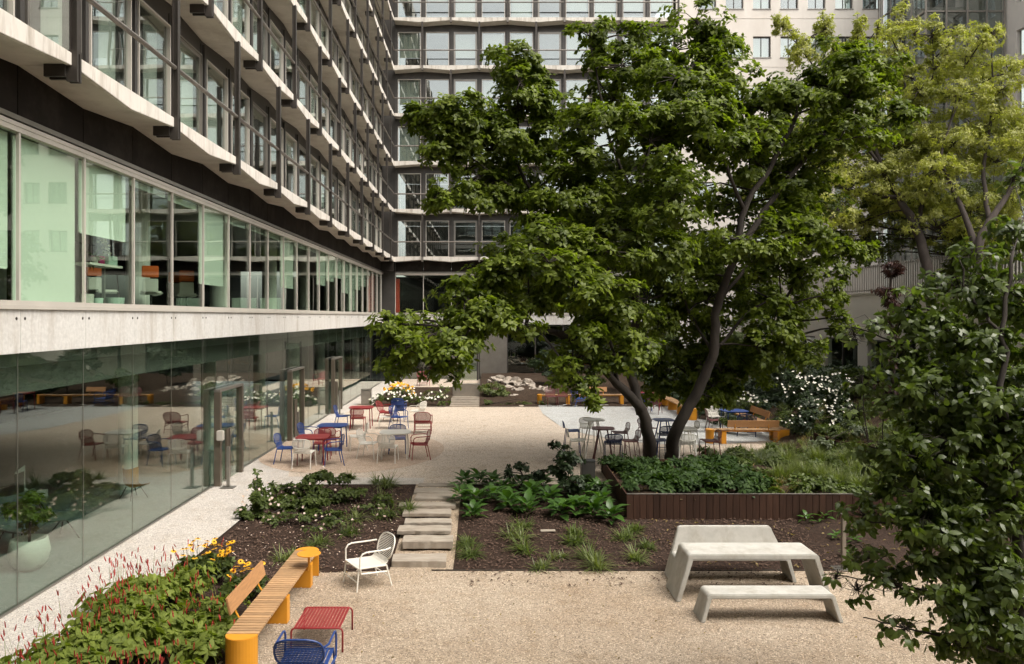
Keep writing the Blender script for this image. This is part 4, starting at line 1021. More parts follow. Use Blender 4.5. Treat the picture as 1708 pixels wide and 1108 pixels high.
def tree(name, label, cat, limbs, lobes, mat, ll, lw, per=1.0, rosette=6, sub=9, mat_bark=None, group=None, single=0, crown='foliage', near=None, twr=.012, **kw):
    base = limbs[0][0][0]; b = Vector(base); t = thing(name, label, cat, b, 0, group)
    nodes = []
    tr_ = MB(); li = MB()
    for i, (pts, r0, r1) in enumerate(limbs):
        o_ = limb(tr_ if i == 0 else li, [Vector(p) - b for p in pts], r0, r1); nodes += o_[len(o_) // 4:]
    tr_.obj('trunk', mat_bark or m_bark, t, smooth=True)
    if li.v: li.obj('limb', mat_bark or m_bark, t, smooth=True).__setitem__('kind', 'stuff') if len(limbs) > 3 else li.obj('limb', mat_bark or m_bark, t, smooth=True)
    C, Dd, U, T_, cl = cloud(lobes, per, ll, lw, rosette, sub, **kw)
    tw = MB(); NN = [n_ + b for n_ in nodes]
    for (x, y, z, *_), cc in zip(lobes, cl):
        c = Vector((x, y, z)); nn = min(NN, key=lambda q: (q - c).length + max(0, (q.z - c.z)) * .6)
        mid = (nn + c) / 2 + Vector((random.uniform(-.15, .15), random.uniform(-.15, .15), random.uniform(-.1, .2))) * (c - nn).length * .4
        tw.tube([p - b for p in (nn, mid, c)], [twr * 2.6, twr * 2, twr * 1.4], 5, cap=False)
        for q in cc:
            q = Vector(q); m2 = (c + q) / 2 + Vector((0, 0, random.uniform(-.05, .1)))
            tw.tube([p - b for p in (c, m2, q)], [twr * 1.3, twr, twr * .5], 4, cap=False)
    tw.obj('twigs', mat_bark or m_bark, t, kind='stuff')
    n = len(C); Ls = ll * (.7 + .55 * rng.random(n)); Ws = lw * (.75 + .5 * rng.random(n)); cu = .05 + .4 * rng.random(n)
    keep = np.ones(n, bool)
    if single:
        Ydist = C[:, 1]; order = np.argsort(Ydist if near is None else near(C))[:single * 6]; pick = rng.choice(order, single, replace=False); keep[pick] = False
        proto = []
        for k in range(5):
            proto.append(leaf_mesh('leaf', np.zeros((1, 3)), np.array([[0, 1.0, 0]]), np.array([[0, 0, 1.0]]), np.array([ll * (.85 + .08 * k)]), np.array([lw]), np.array([.3 + .1 * k]), mat, np.array([.1 + .07 * k])))
        for j in pick:
            d = Vector(Dd[j]).normalized(); u = Vector(U[j]); u = (u - d * u.dot(d)).normalized(); s_ = d.cross(u)
            m4 = Matrix((s_, d, u)).transposed().to_4x4(); m4.translation = Vector(C[j]) - b
            o = bpy.data.objects.new('leaf', proto[j % 5]); COL.objects.link(o); o.parent = t; o.matrix_local = m4
    B = np.array(base)
    link(leaf_mesh(crown, C[keep] - B, Dd[keep], U[keep], Ls[keep], Ws[keep], T_[keep], mat, cu[keep]), crown, t, kind='stuff')
    return t

PW = lambda rows: [W(*r) for r in rows]
# the big magnolia in the planter
mag_l = [(868, 100, 46, 50, 20.5, 1.5), (872, 180, 62, 58, 20.5, 1.5), (755, 190, 60, 42, 19.5, 1.6), (820, 250, 84, 55, 20, 1.6), (735, 250, 46, 40, 19.3, 1.6), (733, 325, 36, 32, 19, 1.4), (800, 320, 62, 42, 19.5, 1.5), (905, 150, 34, 44, 20.6, 1.3), (790, 215, 50, 40, 20.4, 1.4), (850, 300, 60, 40, 20.6, 1.4), (700, 200, 28, 28, 19.5, 1.3), (915, 240, 40, 40, 20.5, 1.3), (880, 350, 60, 36, 20, 1.2),
    (985, 62, 42, 34, 20.5), (1058, 60, 36, 26, 21), (1035, 110, 72, 40, 20.5), (1005, 190, 66, 48, 19), (1160, 35, 52, 40, 21), (1195, 70, 42, 50, 21), (1130, 130, 70, 50, 20), (1215, 135, 55, 48, 20),
    (1265, 180, 60, 48, 20), (1330, 160, 58, 44, 20), (1400, 105, 60, 42, 20.5), (1465, 105, 58, 34, 20.5), (1498, 190, 36, 36, 20.5), (1440, 165, 56, 42, 20), (1400, 235, 80, 42, 19.5),
    (1180, 225, 80, 60, 18.5), (1085, 235, 72, 60, 18.5), (965, 262, 48, 45, 19), (950, 340, 66, 50, 19), (1040, 330, 74, 56, 19.5), (1125, 330, 78, 52, 18), (1250, 265, 62, 46, 20), (1325, 300, 55, 52, 20.5),
    (1345, 375, 66, 46, 20), (1235, 400, 76, 48, 19), (1105, 420, 80, 54, 18.5), (1010, 420, 72, 48, 18), (905, 400, 72, 38, 18), (880, 450, 66, 40, 17.5), (820, 465, 50, 36, 17.2),
    (775, 500, 58, 40, 17), (700, 560, 58, 44, 16.5), (645, 540, 32, 26, 16.3), (668, 600, 42, 34, 16.3), (775, 565, 62, 42, 16.5), (735, 618, 42, 26, 16.4), (845, 535, 60, 36, 17),
    (1020, 520, 72, 46, 18), (955, 600, 50, 40, 18), (1040, 590, 58, 46, 18), (960, 640, 40, 22, 17.5), (1300, 460, 60, 46, 20), (1385, 430, 56, 28, 20), (1440, 420, 30, 22, 20),
    (1290, 540, 56, 56, 20), (1335, 590, 48, 28, 20), (1180, 500, 76, 54, 20.8), (1225, 590, 50, 52, 21.2), (1120, 600, 42, 42, 21.5), (1165, 660, 40, 30, 21.5), (1205, 640, 34, 40, 21.2),
    (995, 672, 13, 13, 17, 2), (1393, 490, 16, 44, 19.5, 1.6), (1405, 545, 20, 20, 19.5, 1.5), (1160, 420, 60, 50, 21), (1080, 500, 60, 50, 20.5), (940, 480, 60, 40, 17.6)]
mag_b = [(x + random.gauss(0, 14), y + random.gauss(0, 12), 62, 50, 21.6 + random.random() * 1.2, .8) for x, y in [(1050, 150), (1120, 90), (1180, 160), (1240, 220), (1300, 240), (1370, 190), (1430, 210), (1080, 280), (1150, 300), (1220, 340), (1290, 400), (1350, 330),
    (1000, 270), (970, 380), (1040, 400), (1100, 370), (1170, 440), (1240, 480), (1300, 520), (1130, 520), (1060, 560), (1000, 500), (930, 440), (860, 420), (1190, 560), (1250, 580), (1160, 620), (1100, 640), (890, 500), (830, 500), (1020, 340), (1090, 200)]]
mag_limbs = [([G(1120, 768, .2)] + PW([(1128, 720, 20.2), (1165, 650, 20), (1190, 590, 19.8), (1196, 510, 19.8), (1225, 430, 19.8), (1240, 350, 19.8), (1290, 270, 19.9), (1330, 190, 20)]), .19, .05),
    ([G(1084, 768, .2)] + PW([(1080, 720, 20.2), (1068, 680, 20), (1030, 640, 19.6), (990, 600, 19), (940, 560, 18.2), (860, 545, 17.4), (760, 545, 16.8)]), .19, .045),
    (PW([(1070, 690, 20.1), (1052, 610, 20), (1062, 520, 20), (1060, 400, 20), (1066, 300, 20), (1085, 240, 20), (1130, 150, 20.2), (1185, 70, 20.6)]), .14, .035),
    (PW([(1056, 520, 20), (1000, 460, 19.8), (930, 370, 19.8), (870, 290, 20), (862, 220, 20.3), (866, 120, 20.4)]), .09, .02),
    (PW([(930, 370, 19.8), (850, 310, 19.6), (770, 250, 19.5), (740, 200, 19.5)]), .05, .015),
    (PW([(1062, 340, 20), (1020, 240, 20), (1000, 150, 20.2), (985, 70, 20.4)]), .06, .015),
    (PW([(1225, 430, 19.8), (1290, 330, 20), (1370, 230, 20.2), (1430, 150, 20.3), (1480, 110, 20.4)]), .10, .02),
    (PW([(1196, 510, 19.8), (1260, 430, 20), (1340, 390, 20), (1420, 410, 20)]), .06, .015),
    (PW([(1190, 590, 19.8), (1250, 520, 20), (1310, 500, 20), (1330, 560, 20)]), .05, .012),
    (PW([(1240, 350, 19.8), (1200, 250, 19.2), (1160, 200, 19)]), .06, .015), (PW([(1030, 640, 19.6), (1010, 540, 18.6), (960, 440, 18.2), (900, 400, 18)]), .06, .015),
    (PW([(1190, 590, 19.8), (1150, 520, 20.4), (1120, 430, 19.2)]), .05, .015), (PW([(1190, 600, 19.8), (1200, 620, 21), (1180, 650, 21.4)]), .04, .012)]
tree('magnolia_tree', 'large multi-stemmed magnolia with glossy green crown growing from the timber planter', 'tree', mag_limbs, pxl(fill(mag_l, 112, .55) + mag_b, 2050), l_mag, .150, .072, rosette=7, sub=13, spread=.40, reach=1.0, single=300, upw=.8)

# yellow-green locust trees behind, on the right
loc_a = [(1305, 42, 15, 22, 27, 2), (1335, 88, 28, 28, 27, 1.5), (1377, 50, 15, 32, 27, 2.2), (1400, 100, 30, 25, 27), (1432, 45, 10, 28, 27, 2.4), (1450, 95, 30, 22, 27), (1500, 40, 34, 34, 28), (1485, 100, 36, 30, 28), (1555, 60, 14, 30, 27, 2.2), (1560, 115, 30, 34, 27),
    (1440, 290, 60, 50, 27), (1395, 350, 50, 40, 27), (1500, 250, 56, 44, 27), (1530, 180, 50, 44, 27), (1510, 330, 60, 40, 27, .8), (1440, 370, 50, 30, 28, .7), (1340, 250, 40, 40, 28), (1350, 330, 40, 40, 29), (1280, 300, 50, 50, 29), (1480, 200, 40, 40, 27)]
loc_c = [(1420, 150, 40, 30, 28), (1460, 140, 40, 34, 28), (1520, 130, 40, 34, 28), (1600, 50, 30, 26, 27, .6), (1640, 110, 36, 30, 27), (1350, 200, 40, 34, 28.5), (1400, 210, 40, 34, 28.5), (1480, 250, 50, 40, 28), (1540, 240, 50, 40, 28), (1420, 260, 46, 36, 28.5)]
loc_b = [(1610, 95, 40, 32, 26), (1655, 55, 24, 26, 26), (1685, 120, 26, 34, 26), (1600, 160, 54, 38, 26), (1670, 190, 50, 42, 26), (1590, 240, 60, 48, 26), (1660, 270, 56, 48, 26), (1560, 300, 50, 44, 26), (1700, 230, 40, 50, 25), (1620, 350, 60, 40, 25.5), (1690, 340, 40, 44, 25), (1560, 380, 50, 34, 26, .6), (1680, 410, 40, 30, 25)]
tree('locust_tree', 'yellow-green feathery tree just right of the magnolia with wispy top shoots', 'tree',
    [([W(1562, 560, 25)] + PW([(1556, 510, 25.2), (1545, 440, 25.6), (1528, 380, 26), (1500, 330, 26.4), (1470, 280, 27), (1450, 200, 27), (1430, 90, 27)]), .24, .04), (PW([(1528, 380, 26), (1545, 300, 27), (1520, 200, 27), (1500, 80, 28)]), .10, .02), (PW([(1500, 330, 26.4), (1430, 320, 27), (1370, 300, 28), (1310, 290, 29)]), .08, .02), (PW([(1470, 280, 27), (1400, 180, 27), (1350, 100, 27), (1308, 50, 27)]), .06, .012), (PW([(1520, 200, 27), (1555, 130, 27), (1556, 60, 27)]), .05, .012)],
    pxl(fill(loc_a, 100, .35) + loc_c, 3300), l_loc, .12, .034, rosette=8, sub=20, reach=1.05, mat_bark=m_bark2, upw=.25, droop=.55, spread=.36)
tree('locust_tree', 'yellow-green feathery tree against the right edge with a leaning dark trunk', 'tree',
    [([W(1648, 560, 23.5)] + PW([(1640, 500, 23.8), (1632, 420, 24), (1650, 370, 24.3), (1690, 310, 24.8), (1720, 240, 25)]), .22, .05), (PW([(1632, 420, 24), (1600, 340, 25), (1570, 260, 25.6), (1600, 170, 26)]), .12, .02), (PW([(1650, 370, 24.3), (1640, 280, 25.4), (1655, 180, 26), (1655, 60, 26)]), .09, .015), (PW([(1570, 260, 25.6), (1560, 300, 26), (1610, 110, 26)]), .05, .012)],
    pxl(fill(loc_b, 100, .3), 3400), l_loc, .12, .034, rosette=8, sub=20, reach=1.05, mat_bark=m_bark2, upw=.25, droop=.55, spread=.36)
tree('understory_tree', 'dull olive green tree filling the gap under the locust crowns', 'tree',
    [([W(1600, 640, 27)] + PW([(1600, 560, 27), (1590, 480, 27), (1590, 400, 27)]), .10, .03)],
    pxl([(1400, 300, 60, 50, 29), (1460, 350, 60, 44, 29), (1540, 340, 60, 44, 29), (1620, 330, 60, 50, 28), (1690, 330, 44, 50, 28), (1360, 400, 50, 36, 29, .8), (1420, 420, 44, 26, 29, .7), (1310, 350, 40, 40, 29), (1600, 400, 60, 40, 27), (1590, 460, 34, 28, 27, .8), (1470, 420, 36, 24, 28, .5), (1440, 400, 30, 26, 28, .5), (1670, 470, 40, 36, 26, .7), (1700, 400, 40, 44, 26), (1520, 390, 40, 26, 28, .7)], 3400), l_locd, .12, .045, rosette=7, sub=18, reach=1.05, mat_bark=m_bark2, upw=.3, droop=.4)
tree('dark_hanging_conifer', 'dark purple-brown columnar shrub hanging before the terrace railing', 'shrub',
    [([W(1490, 640, 24)] + PW([(1490, 560, 24), (1486, 500, 24), (1488, 450, 24)]), .06, .03)],
    pxl([(1488, 450, 22, 22, 24, 2.4), (1484, 490, 22, 28, 24, 2.4), (1492, 540, 16, 30, 24, 2), (1490, 590, 14, 26, 24, 1.6)], 1500), l_red, .16, .035, rosette=6, sub=9, mat_bark=m_bark2, upw=-.4, droop=1.2)

# near tree at the right edge
near_l = [(1690, 400, 34, 44, 8.2, .7), (1625, 430, 44, 34, 8, .35), (1600, 480, 56, 40, 8, .55), (1680, 500, 50, 54, 7.8), (1515, 515, 46, 34, 8, .5), (1570, 555, 60, 36, 7.8, .8), (1650, 590, 60, 46, 7.6), (1460, 545, 40, 22, 8, .3), (1425, 560, 26, 16, 8, .22), (1500, 600, 44, 34, 7.8, .6), (1440, 640, 30, 20, 7.9, .2), (1560, 650, 66, 46, 7.6), (1660, 680, 60, 54, 7.4), (1480, 670, 36, 26, 7.8, .5),
    (1590, 740, 80, 50, 7.4), (1480, 760, 50, 34, 7.6, .6), (1690, 770, 46, 70, 7.2), (1520, 820, 70, 46, 7.4, .9), (1440, 860, 40, 30, 7.6, .5), (1640, 860, 72, 56, 7.2, 1.1), (1560, 900, 60, 44, 7.2, .9), (1455, 930, 46, 24, 7.4, .4), (1660, 960, 62, 52, 7.0), (1500, 980, 50, 16, 7.2, .22), (1565, 990, 46, 28, 7.0, .4), (1430, 985, 30, 14, 7.4, .2), (1690, 1060, 44, 44, 6.8), (1590, 1070, 56, 26, 7.0, .45), (1510, 1050, 50, 18, 7.1, .3), (1395, 965, 14, 10, 7.5, .4), (1430, 690, 24, 14, 7.8, .2), (1640, 1020, 50, 30, 6.9, .6)]
near_l += [(1690, 650, 50, 60, 8.6), (1650, 780, 60, 60, 8.4), (1690, 880, 50, 60, 8.2), (1620, 940, 60, 50, 8.2, .9), (1690, 980, 44, 60, 7.8), (1680, 1090, 50, 40, 7.4), (1640, 1075, 60, 30, 7.6, .8), (1600, 860, 60, 50, 8.4, .9), (1580, 700, 60, 50, 8.6, .9), (1640, 520, 50, 40, 8.8, .8), (1690, 300, 24, 40, 9, .3), (1540, 780, 60, 40, 8.2, .8)]
nt_limbs = [([Vector((4.95, 7.2, -.42))] + PW([(1700, 1000, 7.1), (1690, 850, 7.2), (1670, 700, 7.3), (1675, 560, 7.5), (1690, 420, 7.8)]), .07, .015),
    (PW([(1690, 850, 7.2), (1600, 780, 7.4), (1520, 760, 7.5), (1450, 745, 7.6)]), .025, .008), (PW([(1700, 980, 7.1), (1620, 920, 7.2), (1540, 880, 7.3), (1440, 870, 7.5)]), .025, .008),
    (PW([(1670, 700, 7.3), (1590, 640, 7.6), (1510, 580, 7.8), (1420, 545, 8)]), .022, .006), (PW([(1705, 1030, 7.1), (1600, 1000, 7.1), (1500, 975, 7.2), (1400, 960, 7.4)]), .02, .005),
    (PW([(1675, 560, 7.5), (1620, 490, 7.8), (1600, 430, 8)]), .02, .006), (PW([(1700, 1090, 7), (1600, 1070, 7), (1500, 1045, 7.1), (1440, 1030, 7.2)]), .018, .005)]
tree('dogwood_tree', 'near leafy dogwood reaching in from the right edge with pointed drooping leaves', 'tree', nt_limbs, pxl(fill(near_l, 95, .18, dy=.3), 7600), l_near, .094, .046, per=1, rosette=4, sub=34, reach=1.15, single=300, upw=.45, droop=.6, spread=.21, twr=.0028)

# shrubs and bushes
def bush(name, label, rows, mat, ll, lw, n=1500, flowers=None, group=None, stems=3, cat='shrub', **kw):
    lb = pxl(rows, n); x, y, z, rx, ry, rz, k = lb[0]
    gz = kw.pop('gz', 0.)
    base = Vector((x, y, gz))
    t = tree(name, label, cat, [([base, base * .5 + Vector((x, y, z)) * .5 + Vector((.05, 0, 0)), Vector((x, y, z))], .03, .012)], lb, mat, ll, lw, group=group, twr=.005, crown='foliage', **kw)
    if flowers:
        fm_, cnt, fs, bias = flowers; C = []
        for (x, y, z, rx, ry, rz, k) in lb:
            m_ = int(cnt * rx * rz / sum(l[3] * l[5] for l in lb)); q = nrm(rng.normal(size=(m_, 3))); q[:, 2] = np.abs(q[:, 2]) * bias; q[:, 1] = -np.abs(q[:, 1]); q = nrm(q)
            C.append(np.array([x, y, z]) + q * np.array([rx, ry, rz]) * (.85 + .25 * rng.random((m_, 1))))
        C = np.concatenate(C); m_ = len(C); c = np.repeat(C, 5, 0); ph = np.tile(np.arange(5) * 1.2566, m_) + np.repeat(rng.random(m_) * 6, 5)
        ax = np.repeat(nrm(rng.normal(size=(m_, 3)) * .4 + np.array([0, -.7, .8])), 5, 0); a1 = nrm(np.cross(ax, np.array([1.0, .1, 0]))); a2 = np.cross(ax, a1)
        d = a1 * np.cos(ph)[:, None] + a2 * np.sin(ph)[:, None] + ax * .25
        link(leaf_mesh('flowers', c - np.array(base), d, ax, fs * (.8 + .4 * rng.random(m_ * 5)), fs * .7, rng.random(m_ * 5), fm_, .1), 'flowers', t, kind='stuff')
    return t
bush('flowering_bush', 'big dark green bush covered with white blossoms on the right slope', [(1350, 665, 48, 42, 25), (1320, 645, 28, 26, 25.4), (1388, 650, 34, 34, 25), (1350, 705, 50, 34, 24.6), (1395, 690, 28, 34, 24.8)], l_dshrub, .11, .045, 2200, (f_white, 170, .042, 1.0), gz=.6)
bush('flowering_bush', 'small sparse white flowered bush behind the far right blue table', [(1235, 668, 28, 18, 29.5), (1262, 672, 16, 12, 29)], l_shrub, .09, .04, 1400, (f_white, 34, .06, 1.0), gz=.2)
for i, (rows, mt, lab, gz) in enumerate([
    ([(1440, 640, 40, 26, 28), (1415, 625, 30, 18, 29)], l_shrub, 'green shrub at the foot of the cream terrace wall', .9),
    ([(1480, 660, 44, 34, 26)], l_red, 'dark red leaved shrub right of the white blossom bush', .8),
    ([(1300, 620, 34, 22, 31), (1330, 610, 26, 16, 31)], l_grey, 'grey green shrub above the white blossom bush', .6),
    ([(1280, 600, 34, 36, 33), (1260, 640, 30, 26, 32)], l_dshrub, 'dark rounded shrub under the right side of the magnolia', .5),
    ([(1240, 560, 40, 44, 35), (1210, 600, 40, 40, 35)], l_shrub, 'tall mid green shrub in the shade behind the magnolia trunk', .4),
    ([(1140, 600, 44, 44, 37), (1110, 560, 40, 40, 38)], l_shrub, 'tall light green shrub between the magnolia trunks in the distance', .3),
    ([(1060, 610, 40, 36, 38), (1020, 590, 40, 40, 39)], l_dshrub, 'dark evergreen shrub left of the magnolia trunks in the distance', .3),
    ([(930, 600, 44, 34, 41), (905, 610, 30, 28, 41)], l_dshrub, 'dark shrub right of the grey metal wall panels', .4),
    ([(990, 630, 40, 20, 39)], l_shrub, 'low green shrub behind the far rocks', .3),
    ([(1180, 640, 40, 28, 34)], l_dshrub, 'dark low shrub behind the second magnolia trunk', .3),
    ([(835, 655, 26, 16, 38), (815, 650, 18, 14, 38)], l_grass, 'pale yellow green mound left of the rocks', .1),
    ([(1230, 700, 30, 12, 27.0), (1190, 690, 14, 12, 30)], l_shrub, 'low plant clump beside the far right benches', .1),
    ([(1375, 740, 26, 14, 21.5), (1420, 715, 26, 16, 22.5)], l_grey, 'silvery low shrub above the short plank edge', .6),
    ([(1520, 740, 60, 36, 21), (1580, 720, 50, 40, 21)], l_dshrub, 'dark spreading shrub behind the near dogwood leaves', .6),
    ([(1620, 640, 60, 60, 20), (1560, 620, 40, 46, 21)], l_dshrub, 'tall dark shrub behind the upper dogwood branches', .9)]):
    bush('garden_shrub', lab, rows, mt, .11, .048, 3400, gz=gz, group='shrubs on the garden slope')
bush('anemone_bush', 'leafy anemone clump with tall thin stems at the left corner of the mulch bed', [(430, 840, 28, 28, 15.9), (412, 855, 18, 14, 15.7), (428, 800, 9, 22, 16.2, .8)], l_shrub, .085, .05, 7000, (f_pink, 16, .035, 1), gz=-.05)
bush('anemone_bush', 'widest pale green shrub beside the salmon gravel disc', [(525, 815, 38, 26, 17.6), (545, 795, 22, 20, 17.8, .8), (490, 818, 30, 16, 17.6), (560, 830, 30, 20, 17.3), (470, 842, 40, 18, 16.8), (515, 845, 40, 16, 16.8), (575, 800, 16, 12, 17.9, .7), (455, 815, 14, 16, 17.4, .5), (600, 825, 30, 12, 17.4, .8), (640, 835, 22, 10, 17.0, .6), (540, 862, 40, 12, 16.2, .8), (440, 862, 30, 12, 15.9, .8)], l_shrub, .085, .05, 6500, (f_pink, 26, .035, 1), gz=-.05)
bush('low_perennial', 'sprawling low perennial in the middle of the left mulch bed', [(500, 862, 44, 12, 16.0, .8), (560, 868, 30, 10, 15.8, .7), (455, 872, 24, 8, 15.7, .6), (610, 850, 30, 10, 16.6, .8), (650, 858, 22, 9, 16.2, .6), (530, 880, 34, 8, 15.4, .5)], l_shrub, .055, .026, 7500, (f_pink, 30, .03, 1), gz=-.1)
bush('dark_shrub', 'dark leafy shrub in front of the half hidden litter bin', [(950, 760, 24, 22, 18.0), (935, 785, 22, 18, 17.8), (960, 805, 30, 14, 17.6), (925, 742, 12, 8, 18.0), (1000, 815, 16, 8, 17.5)], l_dshrub, .085, .05, 7000, gz=0)
bush('thin_shrub', 'thin dark shoots standing above the hostas', [(868, 780, 22, 9, 18.4, .8), (845, 790, 10, 10, 18.4), (900, 790, 16, 10, 18.2), (880, 800, 40, 8, 18.2, .6)], l_dshrub, .08, .045, 6500, gz=0)
# rear flower beds
bush('flower_bed', 'white flowering rose bed behind the farther red table', [(650, 665, 26, 13, 35.5), (690, 668, 26, 13, 35.5), (730, 666, 20, 14, 35.5), (672, 655, 20, 12, 36.5), (628, 668, 12, 8, 35.5)], l_shrub, .09, .045, 1800, (f_white, 80, .06, 1.2), gz=.02, cat='flower bed')
bush('rudbeckia', 'orange yellow flower clump standing at the back of the rose bed', [(667, 648, 22, 9, 37), (648, 652, 10, 6, 37), (684, 658, 8, 10, 36.6)], l_shrub, .08, .03, 900, (f_yel, 70, .075, 1.5), gz=.05, cat='flowers')
bush('low_perennial', 'olive herb clump at the right end of the rose bed', [(735, 650, 16, 14, 36.5), (715, 655, 14, 10, 36.5)], l_grass, .08, .03, 1500, gz=.05)
bush('low_perennial', 'row of low green plants in front of the rocks', [(812, 673, 16, 8, 35.8), (845, 674, 20, 7, 35.8), (880, 674, 20, 8, 35.8), (905, 672, 12, 8, 35.8)], l_shrub, .08, .035, 2000, gz=.02)
# boulders
BL = ['top of the heap beside the metal wall', 'upper left, under the topmost one', 'upper middle of the heap', 'middle, above the largest', 'upper right of the heap', 'centre right of the heap', 'centre of the heap', 'left of centre', 'right, under the upper right one', 'second from the right end', 'farthest right', 'lower right', 'lowest in the middle, largest', 'lowest at the left', 'lowest right of the largest', 'farthest left, behind the yellow green mound']
for k, (x, y, r, Y) in enumerate([(832, 634, 9, 42), (845, 640, 10, 41.5), (858, 640, 10, 41), (868, 646, 9, 40.5), (880, 642, 9, 40.5), (876, 654, 9, 39.5), (862, 656, 10, 39.4), (850, 652, 9, 40), (890, 652, 8, 39.5), (905, 652, 9, 39.5), (913, 658, 8, 39), (898, 662, 7, 38.6), (868, 668, 10, 38), (852, 668, 8, 38), (886, 666, 7, 38.2), (820, 640, 8, 42)]):
    p = W(x, y, Y); mb = MB(); rr = r / F * Y; blob_mesh(mb, (0, 0, 0), rr, 2, .5, (1.25, 1, .75), k * 7 + 1)
    o = mb.obj('boulder', m_rock); o.location = p; tag(o, 'pale pitted limestone boulder in the rear bed, ' + BL[k], 'boulder', 'limestone boulders in the rear bed')

# left foreground: persicaria, rudbeckia
lb = []
for k in range(46):
    y = 5.6 + 6.1 * random.random(); xr = -3.5 - .55 * max(0, (y - 10.6)); x = -5.15 + (xr + 5.15) * random.random()
    if y > 11.2 and x < -4.75: continue
    h = .30 + .14 * random.random() - .22 * max(0, (-4.6 - x)); lb.append((x, y, max(bedh(x, y) + .14, bedh(x, y) + h * .75 - .0), .42, .42, .22, 330))
C, Dd, U, T_, cl = cloud(lb, 1.0, .12, .05, 5, 8, upw=1.0, droop=.25, spread=.45)
t = thing('persicaria', 'broad mound of red spiked persicaria along the white path in the foreground', 'flowers', (-4.4, 9, 0)); B = np.array([-4.4, 9, 0])
n = len(C); ok = C[:, 2] > -.38
link(leaf_mesh('foliage', (C - B)[ok], Dd[ok], U[ok], .14 * (.6 + .6 * rng.random(ok.sum())), .065 * (.7 + .5 * rng.random(ok.sum())), T_[ok] + .1, l_persi, .2), 'foliage', t, kind='stuff')
ns = 520; q = rng.integers(0, len(lb), ns); L_ = np.array([l[:3] for l in lb])[q]
rt = L_ + rng.normal(size=(ns, 3)) * np.array([.24, .24, .0]); hgt = .22 + .26 * rng.random(ns); dr = nrm(rng.normal(size=(ns, 3)) * np.array([.22, .22, 0]) + np.array([-.10, 0, 1.0]))
rt[:, 0] = np.maximum(rt[:, 0], -5.35); tip = rt + dr * hgt[:, None]
link(blade_mesh('stems', rt - B, dr, hgt, .006, np.full(ns, .0), rng.random(ns), l_persi), 'stems', t, kind='stuff')
link(leaf_mesh('flower_spikes', np.repeat(tip - B, 3, 0), np.repeat(dr, 3, 0) + rng.normal(size=(ns * 3, 3)) * .05, rng.normal(size=(ns * 3, 3)), .06 + .05 * rng.random(ns * 3), .012, rng.random(ns * 3), f_red, 0, (.25, .7, 1, .9)), 'flower_spikes', t, kind='stuff')
def rudbeckia(label, spots, cnt, gz, spread, hh):
    c = Vector(spots[0]); t = thing('rudbeckia', label, 'flowers', (c.x, c.y, gz), 0, 'yellow rudbeckia clumps in the foreground'); B = np.array([c.x, c.y, gz])
    lb = [(s[0], s[1], gz + hh * .45, spread, spread, hh * .5, 260) for s in spots]
    C, Dd, U, T_, _ = cloud(lb, 1, .1, .04, 5, 8, upw=.8, droop=.2, spread=.4)
    link(leaf_mesh('foliage', C - B, Dd, U, .12, .05, T_, l_shrub, .2), 'foliage', t, kind='stuff')
    rays = MB(); m1 = leaf_mesh('flower', *(lambda k: (np.zeros((k, 3)), np.stack([np.cos(np.arange(k) * 6.283 / k), np.sin(np.arange(k) * 6.283 / k), np.full(k, .12)], 1), np.tile([[0, 0, 1.0]], (k, 1)), np.full(k, .045), np.full(k, .022), np.full(k, .6)))(11), f_yel, .25)
    cn = MB(); blob_mesh(cn, (0, 0, .006), .013, 1, 0, (1, 1, .8)); cn = cn.mesh('flower_centre', M('brown cone', (.10, .04, .015), .9), smooth=True) if 'cone' not in ML else ML['cone']; ML['cone'] = cn
    for k in range(cnt):
        s = random.choice(spots); x = s[0] + random.gauss(0, spread * .7); y = s[1] + random.gauss(0, spread * .7); z = gz + hh * random.uniform(.85, 1.35)
        MB().tube([(s[0] - c.x + (x - s[0]) * .5, s[1] - c.y + (y - s[1]) * .5, 0), (x - c.x, y - c.y, z - gz)], .003, 4).obj('stem', l_shrub, t)
        o = link(m1, 'flower', t, (x - c.x, y - c.y, z - gz)); o.rotation_euler = (random.uniform(-.1, .7), random.uniform(-.4, .4), random.random() * 6); o.scale = (1.15,) * 3
        link(cn, 'flower_centre', o)
rudbeckia('left, larger clump of yellow black-eyed flowers by the white path', [(-4.75, 12.5, 0), (-4.5, 12.3, 0), (-4.55, 12.75, 0), (-4.3, 12.5, 0)], 34, -.12, .2, .42)
rudbeckia('right, smaller clump of yellow flowers behind the bench backrest', [(-3.85, 12.2, 0), (-3.7, 12.4, 0), (-3.95, 12.0, 0)], 15, -.3, .16, .38)

# hostas in the centre bed: every leaf a piece
hl = [leaf_mesh('leaf', np.zeros((1, 3)), np.array([[0, 1.0, .35]]), np.array([[0, -.3, 1.0]]), np.array([.22 + .025 * k]), np.array([.135 + .012 * k]), np.array([.2 + .16 * k]), l_hosta, np.array([.25 + .08 * k]), (.3, .65, 1, .8)) for k in range(5)]
def hosta(x, y, z, n, s, label, mats=hl):
    t = thing('hosta', label, 'plant', (x, y, z), random.random() * 6, 'hostas in the centre mulch bed')
    for k in range(n):
        w = k * 2.399; q = k / n; o = link(random.choice(mats), 'leaf', t, (.07 * math.cos(w) * s, .07 * math.sin(w) * s, (.02 + .22 * (1 - q)) * s))
        o.rotation_euler = (random.uniform(-.15, .35) + .5 * (1 - q), random.uniform(-.25, .25), w - math.pi / 2); o.scale = (s * random.uniform(.75, 1.1),) * 3
ORD = ['first', 'second', 'third', 'fourth', 'fifth', 'sixth', 'seventh', 'eighth', 'ninth', 'tenth', 'eleventh', 'twelfth', 'thirteenth', 'fourteenth', 'fifteenth', 'sixteenth', 'seventeenth', 'eighteenth']
